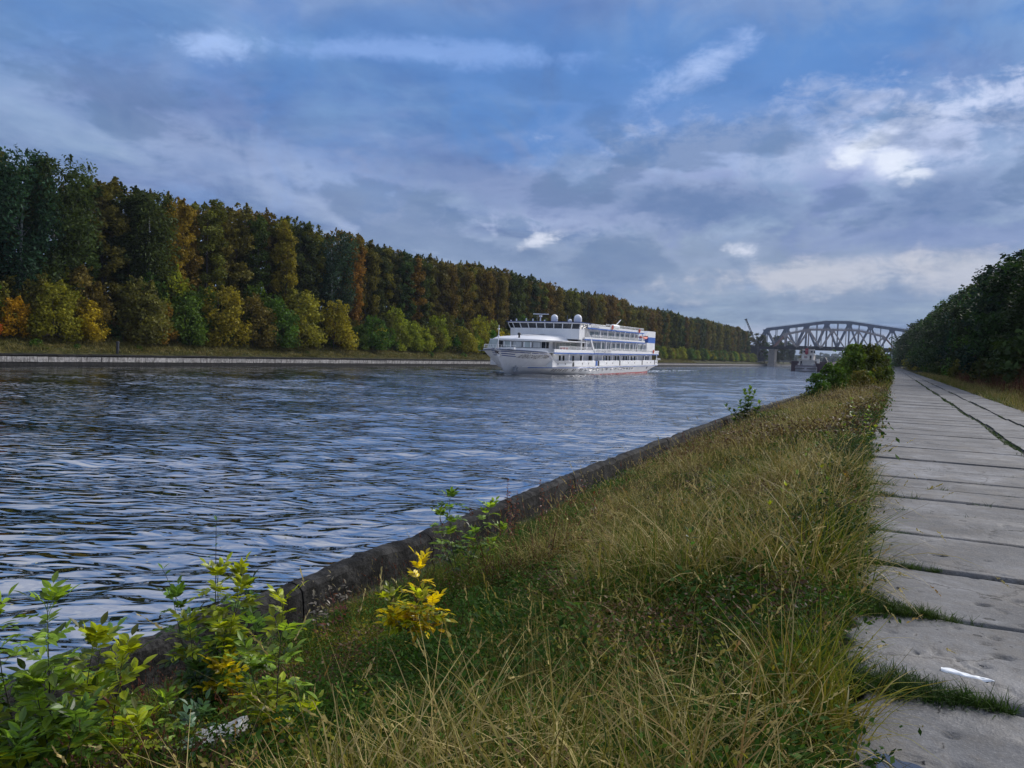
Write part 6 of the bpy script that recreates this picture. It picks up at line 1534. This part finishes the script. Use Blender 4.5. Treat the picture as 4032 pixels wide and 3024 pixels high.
YEL = (.76, .60, .012); YG = (.34, .40, .02); LG = (.24, .37, .04); MGc = (.13, .24, .04); DG = (.07, .14, .04); TEAL = (.10, .20, .11)
def shoot(e, base, tip, n_nodes, leaves, cols, rg, lscale=1.0, opp=True, r0=.006, start=.25, bend=.05, droop=.25, termn=3):
    base, tip = Vector(base), Vector(tip); ax = (tip - base); L = ax.length
    side = ax.cross(Vector((0, 0, 1))); side = side.normalized() if side.length > 1e-4 else Vector((1, 0, 0))
    b2 = Vector((rg.uniform(-1, 1), rg.uniform(-1, 1), 0)) * bend
    pts = [base + ax * f + b2 * math.sin(f * PI) * L for f in (0, .25, .5, .75, 1)]
    MB().tube(pts, [r0, r0 * .85, r0 * .7, r0 * .5, r0 * .3], 5, cap=False).build('stem', M_STEM, e, smooth=True)
    def at(f): i = min(3, int(f * 4)); return pts[i].lerp(pts[i + 1], f * 4 - i)
    def put(p, az, elv, sc_, f):
        ci = min(len(cols) - 1, int(f * len(cols) * .999 + rg.uniform(-.35, .35))) if len(cols) > 1 else 0; c = cols[max(0, ci)]
        o = bpy.data.objects.new('leaf', leaves[rg.randrange(len(leaves))]); COL.objects.link(o); o.parent = e; o.location = p
        o.rotation_euler = (rg.uniform(-.4, .4), -elv, az); o.scale = (sc_,) * 3; j = rg.uniform(.8, 1.2); o.color = (c[0] * j, c[1] * j, c[2] * j, 1)
    az = rg.uniform(0, 3.14)
    for k in range(n_nodes):
        f = start + (1 - start) * (k + .3) / n_nodes; p = at(f); az += PI / 2 + rg.uniform(-.35, .35); s_ = lscale * rg.uniform(.75, 1.1) * (1.0 - .25 * max(0, f - .7) / .3)
        for q in ((0, PI) if opp else (0,)):
            put(p, az + q, rg.uniform(-droop, .55 + .4 * f), s_, f)
    for q in range(termn): put(at(1.0), az + q * 2.1, rg.uniform(.7, 1.2), lscale * .8, 1.0)
def sapling(name, loc, shoots, leaves, label, cat, group=None, seed=0, **k):
    if leaves is ASHL and seed != 3: shoots = [(s_[0], s_[1], int(s_[2] * 1.25 + .5)) + tuple(s_[3:]) for s_ in shoots]
    rg = random.Random(seed); x, y = loc[:2]; z = loc[2] if len(loc) > 2 else rgz(x, y); e = empty(name, (x, y, z)); tag(e, label, cat, group)
    for sh in shoots:
        b_, t_, n, cols = sh[:4]; kw = dict(k); kw.update(sh[4] if len(sh) > 4 else {}); shoot(e, b_, t_, n, leaves, cols, rg, **kw)
    return e
# right = image-right on the ground is (cos yaw, sin yaw)
RX, RY = math.cos(yaw), math.sin(yaw)
def r3(a, h, d=0.0): return (a * RX - d * RY, a * RY + d * RX, h)
sapling('ash_sapling', (-2.86, 4.40), [((0, 0, 0), r3(.03, .74), 8, [YEL, YG, YEL, YEL], dict(start=.40)), (r3(.0, .26), r3(-.18, .50), 6, [YG, YEL, YG], dict(start=.2)), (r3(.0, .28), r3(-.13, .39, -.1), 5, [YG, YEL], dict(start=.2)), (r3(.01, .28), r3(.12, .48, -.05), 5, [(.6, .36, .01), YEL], dict(start=.2)), (r3(.0, .30), r3(.06, .52, -.12), 5, [YEL, YG], dict(start=.2))], ASHL, 'bright yellow ash sapling standing alone in the grass', 'sapling', seed=3, lscale=.8, r0=.006)
sapling('ash_sapling', (-4.15, 7.3), [((0, 0, 0), r3(-.16, .96), 8, [MGc, LG, MGc]), ((0.05, 0, 0), r3(.28, .86), 6, [MGc, LG]), ((0, 0, 0), r3(-.26, .75), 4, [DG, LG]), ((0, 0, 0), r3(.12, .55, .1), 4, [DG, MGc]), ((0, 0, 0), r3(.42, .62), 4, [MGc, LG])], ASHL, 'green ash sapling leaning against the canal wall', 'sapling', seed=4, lscale=.88)
sapling('ash_sapling', (-4.05, 3.72), [((0, 0, 0), r3(.04, 1.02), 9, [DG, MGc, LG, YG]), (r3(.06, 0), r3(.20, .95), 7, [MGc, YG]), (r3(.05, 0), r3(.12, .70, -.1), 6, [YEL, LG, YG]), (r3(.0, 0), r3(-.10, .72, -.1), 6, [DG, LG, YG]), (r3(.05, 0), r3(.30, .70), 5, [DG, MGc]), (r3(.05, 0), r3(.16, .48, -.2), 5, [(.5, .33, .02), YEL]), (r3(0, 0), r3(.15, .85, .25), 6, [DG, MGc, MGc]), (r3(.0, 0), r3(-.25, .85), 6, [DG, MGc]), (r3(.05, 0), r3(.15, 1.0, .1), 7, [DG, MGc, YG]), (r3(0, 0), r3(.0, .45, -.2), 5, [DG, DG])], ASHL, 'bushy yellow green ash sapling in front of the wall, the tallest near the left corner', 'sapling', seed=5, lscale=.9)
sapling('willow_sapling', (-4.35, 4.0), [((0, 0, 0), r3(-.36, 1.05), 12, [DG, TEAL, MGc]), (r3(.05, 0), r3(.02, 1.42), 13, [DG, MGc, TEAL])], SIML, 'thin dark willow shoots rising above the wall with few leaves', 'sapling', seed=6, opp=False, lscale=1.1, r0=.006, start=.4, droop=.1, termn=2)
LC = [((0, 0, 0), r3(-.30, 1.28), 10, [DG, MGc, LG]), (r3(.05, 0), r3(-.02, 1.38), 10, [MGc, LG, LG]), (r3(.1, 0), r3(.22, 1.12), 9, [YEL, LG, YG]), (r3(.15, 0), r3(.38, 1.05), 8, [MGc, LG, YG]), (r3(.1, 0, -.1), r3(.30, .80, -.3), 7, [TEAL, MGc]), (r3(-.1, 0), r3(-.48, 1.0), 8, [MGc, LG]), (r3(-.1, 0, -.2), r3(-.2, .82, -.3), 7, [LG, YG]), (r3(0, 0, -.2), r3(.08, .66, -.4), 6, [TEAL, TEAL, MGc]), (r3(-.2, 0), r3(-.6, .7), 6, [YG, LG]), (r3(.2, 0), r3(.52, .62, -.1), 6, [MGc, YG]), (r3(0, 0, .2), r3(.1, .95, .3), 7, [DG, MGc]), (r3(.1, 0, -.1), r3(.02, .9, -.15), 7, [YEL, YG, LG]), (r3(-.3, 0, 0), r3(-.35, .9, -.15), 7, [DG, LG])]
LC = [(a, Vector((b_[0], b_[1], b_[2] * .80)), *r_) for a, b_, *r_ in LC]
sapling('ash_bush', (-3.95, 2.55), LC, ASHL, 'big many stemmed ash bush filling the bottom left corner', 'bush', seed=7, lscale=1.0, r0=.006)
sapling('ash_sapling', (-3.62, 2.95), [((0, 0, 0), r3(.05, .42), 4, [LG, YG, LG]), (r3(0, 0), r3(.25, .36), 4, [MGc, LG, TEAL]), (r3(0, 0), r3(-.15, .32), 3, [YEL, LG])], ASHL, 'low ash seedling between the corner bush and the pale concrete lump', 'sapling', seed=8, lscale=.78, start=.2)
sapling('ash_sapling', (-2.94, 3.17), [((0, 0, 0), r3(.02, .84), 10, [(.6, .42, .04), YG, LG, YG], dict(start=.1)), (r3(.0, .1), r3(-.16, .54), 7, [YG, YG, LG]), (r3(.0, .05), r3(.16, .22), 3, [(.5, .42, .08), YG])], ASHL, 'slender ash sapling with yellowing lower leaves at the bottom of the picture', 'sapling', seed=9, lscale=.88, r0=.005)
sapling('maple_shoot', (-.62, 16.4), [((0, 0, 0), r3(-.1, 1.0), 9, [(.3, .2, .03), YG, LG]), (r3(.1, 0), r3(.25, .85), 8, [(.3, .2, .03), LG, LG]), (r3(0, 0), r3(.3, .5, -.2), 6, [YEL, YG]), (r3(0, 0), r3(-.3, .5, -.2), 6, [YEL, LG])], BROADL, 'yellow green maple shoot at the slab edge', 'shrub', seed=10, lscale=.75, r0=.008)
sapling('maple_shoot', (-.62, 9.9), [((0, 0, 0), r3(-.1, .45), 5, [DG, YG]), (r3(.1, 0), r3(.2, .35), 4, [YG, (.4, .25, .05)])], BROADL, 'small yellowing shoot low at the slab edge', 'shrub', seed=11, lscale=.8, r0=.005)
for q, (y_, cc) in enumerate(((8.6, [DG, MGc]), (12.3, [DG, DG, MGc]), (7.7, [DG, YG]), (14.2, [DG, MGc]), (19.5, [DG, MGc]), (11.0, [DG, DG]))):
    sapling('dark_weed', (-.72 - .12 * (q % 2), y_), [((0, 0, 0), r3(-.15, .55), 8, cc), (r3(.05, 0), r3(.18, .5), 8, cc), (r3(0, 0), r3(.05, .38, -.2), 7, cc), (r3(0, 0), r3(.32, .26), 6, cc), (r3(0, 0), r3(-.3, .36), 6, cc), (r3(0, 0), r3(0.1, .3, .3), 6, cc)], SIML, 'dark leafy weed hanging over the slab edge beside the path', 'weed', 'dark weeds along the slab edge', seed=20 + q, opp=False, lscale=1.25, r0=.004, start=.1)
sapling('fern_weed', (-.30, 3.02), [((0, 0, 0), r3(.30, .12, .05), 6, [TEAL, LG, LG], dict(start=.2)), (r3(0, 0), r3(.10, .20, .0), 5, [TEAL, MGc], dict(start=.2))], [simple_leaf(30 + s, .07, .014) for s in range(3)], 'feathery pale green weed reaching over the nearest slab', 'weed', seed=31, lscale=1.0, r0=.003)
sapling('nettle_plant', (-1.32, 6.0), [((0, 0, 0), r3(-.05, .48), 7, [DG, MGc, (.05, .16, .03)]), (r3(.05, 0), r3(.12, .42), 6, [DG, (.05, .16, .03)]), (r3(0, 0), r3(.02, .36, -.1), 6, [DG, MGc])], [simple_leaf(40 + s, .09, .035) for s in range(3)], 'fresh green leafy plant in the middle of the dry grass', 'plant', seed=33, lscale=1.0, r0=.004)
sapling('mugwort_plant', (-2.05, 10.2), [((0, 0, 0), r3(-.05, .6), 9, [(.09, .15, .08), (.14, .2, .14)]), (r3(.05, 0), r3(.14, .52), 8, [(.09, .15, .08), (.14, .2, .14)])], SIML, 'silvery grey green plant in the tall grass', 'plant', seed=34, opp=False, lscale=1.2, r0=.004)
RW = (.16, .045, .025); RW2 = (.22, .06, .035); GW = (.22, .19, .16)
for q, (x_, y_, h_, cc) in enumerate(((-4.55, 9.3, .95, [RW2, RW, RW]), (-4.75, 9.7, .8, [RW2, RW]), (-5.1, 11.6, .75, [RW2, RW]), (-4.9, 12.4, .7, [RW2, RW]), (-4.42, 5.5, .62, [RW2, RW, GW]), (-4.35, 5.2, .5, [RW2, GW]), (-5.05, 8.4, .75, [GW, GW]), (-4.9, 8.0, .7, [GW, GW]), (-5.5, 14.5, .7, [RW2, GW]), (-3.35, 9.4, .6, [(.06, .03, .02), RW]), (-5.3, 6.3, .5, [GW, GW]))):
    sapling('willowherb', (x_, y_), [((0, 0, 0), r3(-.06, h_), 22, cc), (r3(.05, 0), r3(.08, h_ * .85), 18, cc), (r3(.02, 0), r3(.0, h_ * .7, .08), 14, cc)], [SIML[0]], ('reddish willowherb stalks' if cc[0] != GW else 'greyed willowherb stalks') + ' near the canal wall, ' + ['beside the green sapling', 'just behind the reddish pair by the green sapling', 'with the reddest leaves', 'farther along', 'near the yellow sapling', 'shorter, near the yellow sapling', 'before the wall', 'thin, before the wall', 'far along the wall', 'dark, out in the grass', 'nearest, low'][q], 'weed', 'willowherb along the wall', seed=50 + q, opp=False, lscale=(.55 if cc[0] == GW else 1.2), r0=.005, start=.12, droop=.5, termn=1)
sapling('wall_bush', (-5.75, 35.6, 1.0), [((0, 0, 0), r3(.05 + .22 * q, 1.75 - .16 * q * q, .1 * (q % 2)), 17, [DG, DG, MGc]) for q in (-3, -2, -1, 0, 1, 2)] + [((0, 0, 0), r3(-.7, .7, -.3), 9, [DG, DG]), ((0, 0, 0), r3(.6, .6, -.3), 9, [DG, DG]), ((0, 0, 0), r3(-1.0, .9, 0), 9, [DG, DG])], BROADL, 'small loose dark bush growing against the inside of the canal wall', 'bush', seed=90, opp=True, lscale=2.1, r0=.02, start=.15)
# moss cushions on the broken slab edge
MOSS = grass_mat('moss', [(.03, .08, .006), (.06, .14, .01)], .1)
def moss(x, y, a, b_, label):
    n = 30; vs = []
    for i in range(n + 1):
        for j in range(n + 1):
            u, v = i / n * 2 - 1, j / n * 2 - 1; d = max(0, 1 - (u * u + v * v)) + .9 * mnoise.noise(Vector((x * 5 + u * 4, y + v * 4, 1)))
            vs.append((u * a, v * b_, (.020 * math.sqrt(max(0, d)) + .008 * mnoise.noise(Vector((u * 16, v * 16, 2)))) * (1 + .4 * mnoise.noise(Vector((x * 9 + u * 7, v * 7, 4)))) - .012))
    ok = [max(0, 1 - (((q // (n + 1)) / n * 2 - 1) ** 2 + ((q % (n + 1)) / n * 2 - 1) ** 2)) + .9 * mnoise.noise(Vector((x * 5 + ((q // (n + 1)) / n * 2 - 1) * 4, y + ((q % (n + 1)) / n * 2 - 1) * 4, 1))) > .12 for q in range(len(vs))]
    fs = [f for f in [(i * (n + 1) + j, (i + 1) * (n + 1) + j, (i + 1) * (n + 1) + j + 1, i * (n + 1) + j + 1) for i in range(n) for j in range(n)] if all(ok[q] for q in f)]
    o = mobj('moss', np_mesh('moss', vs, fs, 4, [M_MOSS], True), None, (x, y, PATH_Z)); tag(o, label, 'moss')
m_, T, b, o_ = new_mat('moss_green'); nn = T.noise(T.pos(), 60, 4, .7); T.put(b.inputs['Base Color'], T.mix(nn, (.015, .04, .004), (.07, .16, .012))); b.inputs['Roughness'].default_value = .95; T.put(b.inputs['Normal'], T.bump(nn, 1.0, .02)); M_MOSS = m_
moss(-.28, 4.98, .16, .12, 'bright moss cushion on the slab edge beside the plastic bag'); moss(-.22, 3.88, .11, .07, 'bright green moss cushion on the nearest broken slab'); moss(-.26, 5.42, .12, .06, 'thin moss strip behind the larger cushion'); moss(-.3, 7.6, .08, .05, 'small moss cushion farther along the slab edge')

# ---------------- air
hz = MB().box(-4700, 4200, -3100, 6100, -3.0, 60.0).build('haze', [])
hz.data.materials.clear(); hm = bpy.data.materials.new('air'); hm.use_nodes = True; hm.node_tree.nodes.clear()
vo = hm.node_tree.nodes.new('ShaderNodeVolumePrincipled'); vo.inputs['Color'].default_value = (.72, .82, 1.0, 1); vo.inputs['Density'].default_value = 0.00008; vo.inputs['Anisotropy'].default_value = .2
oo_ = hm.node_tree.nodes.new('ShaderNodeOutputMaterial'); hm.node_tree.links.new(vo.outputs[0], oo_.inputs['Volume']); hz.data.materials.append(hm); tag(hz, kind='stuff')
print('objects', len(SC.objects))
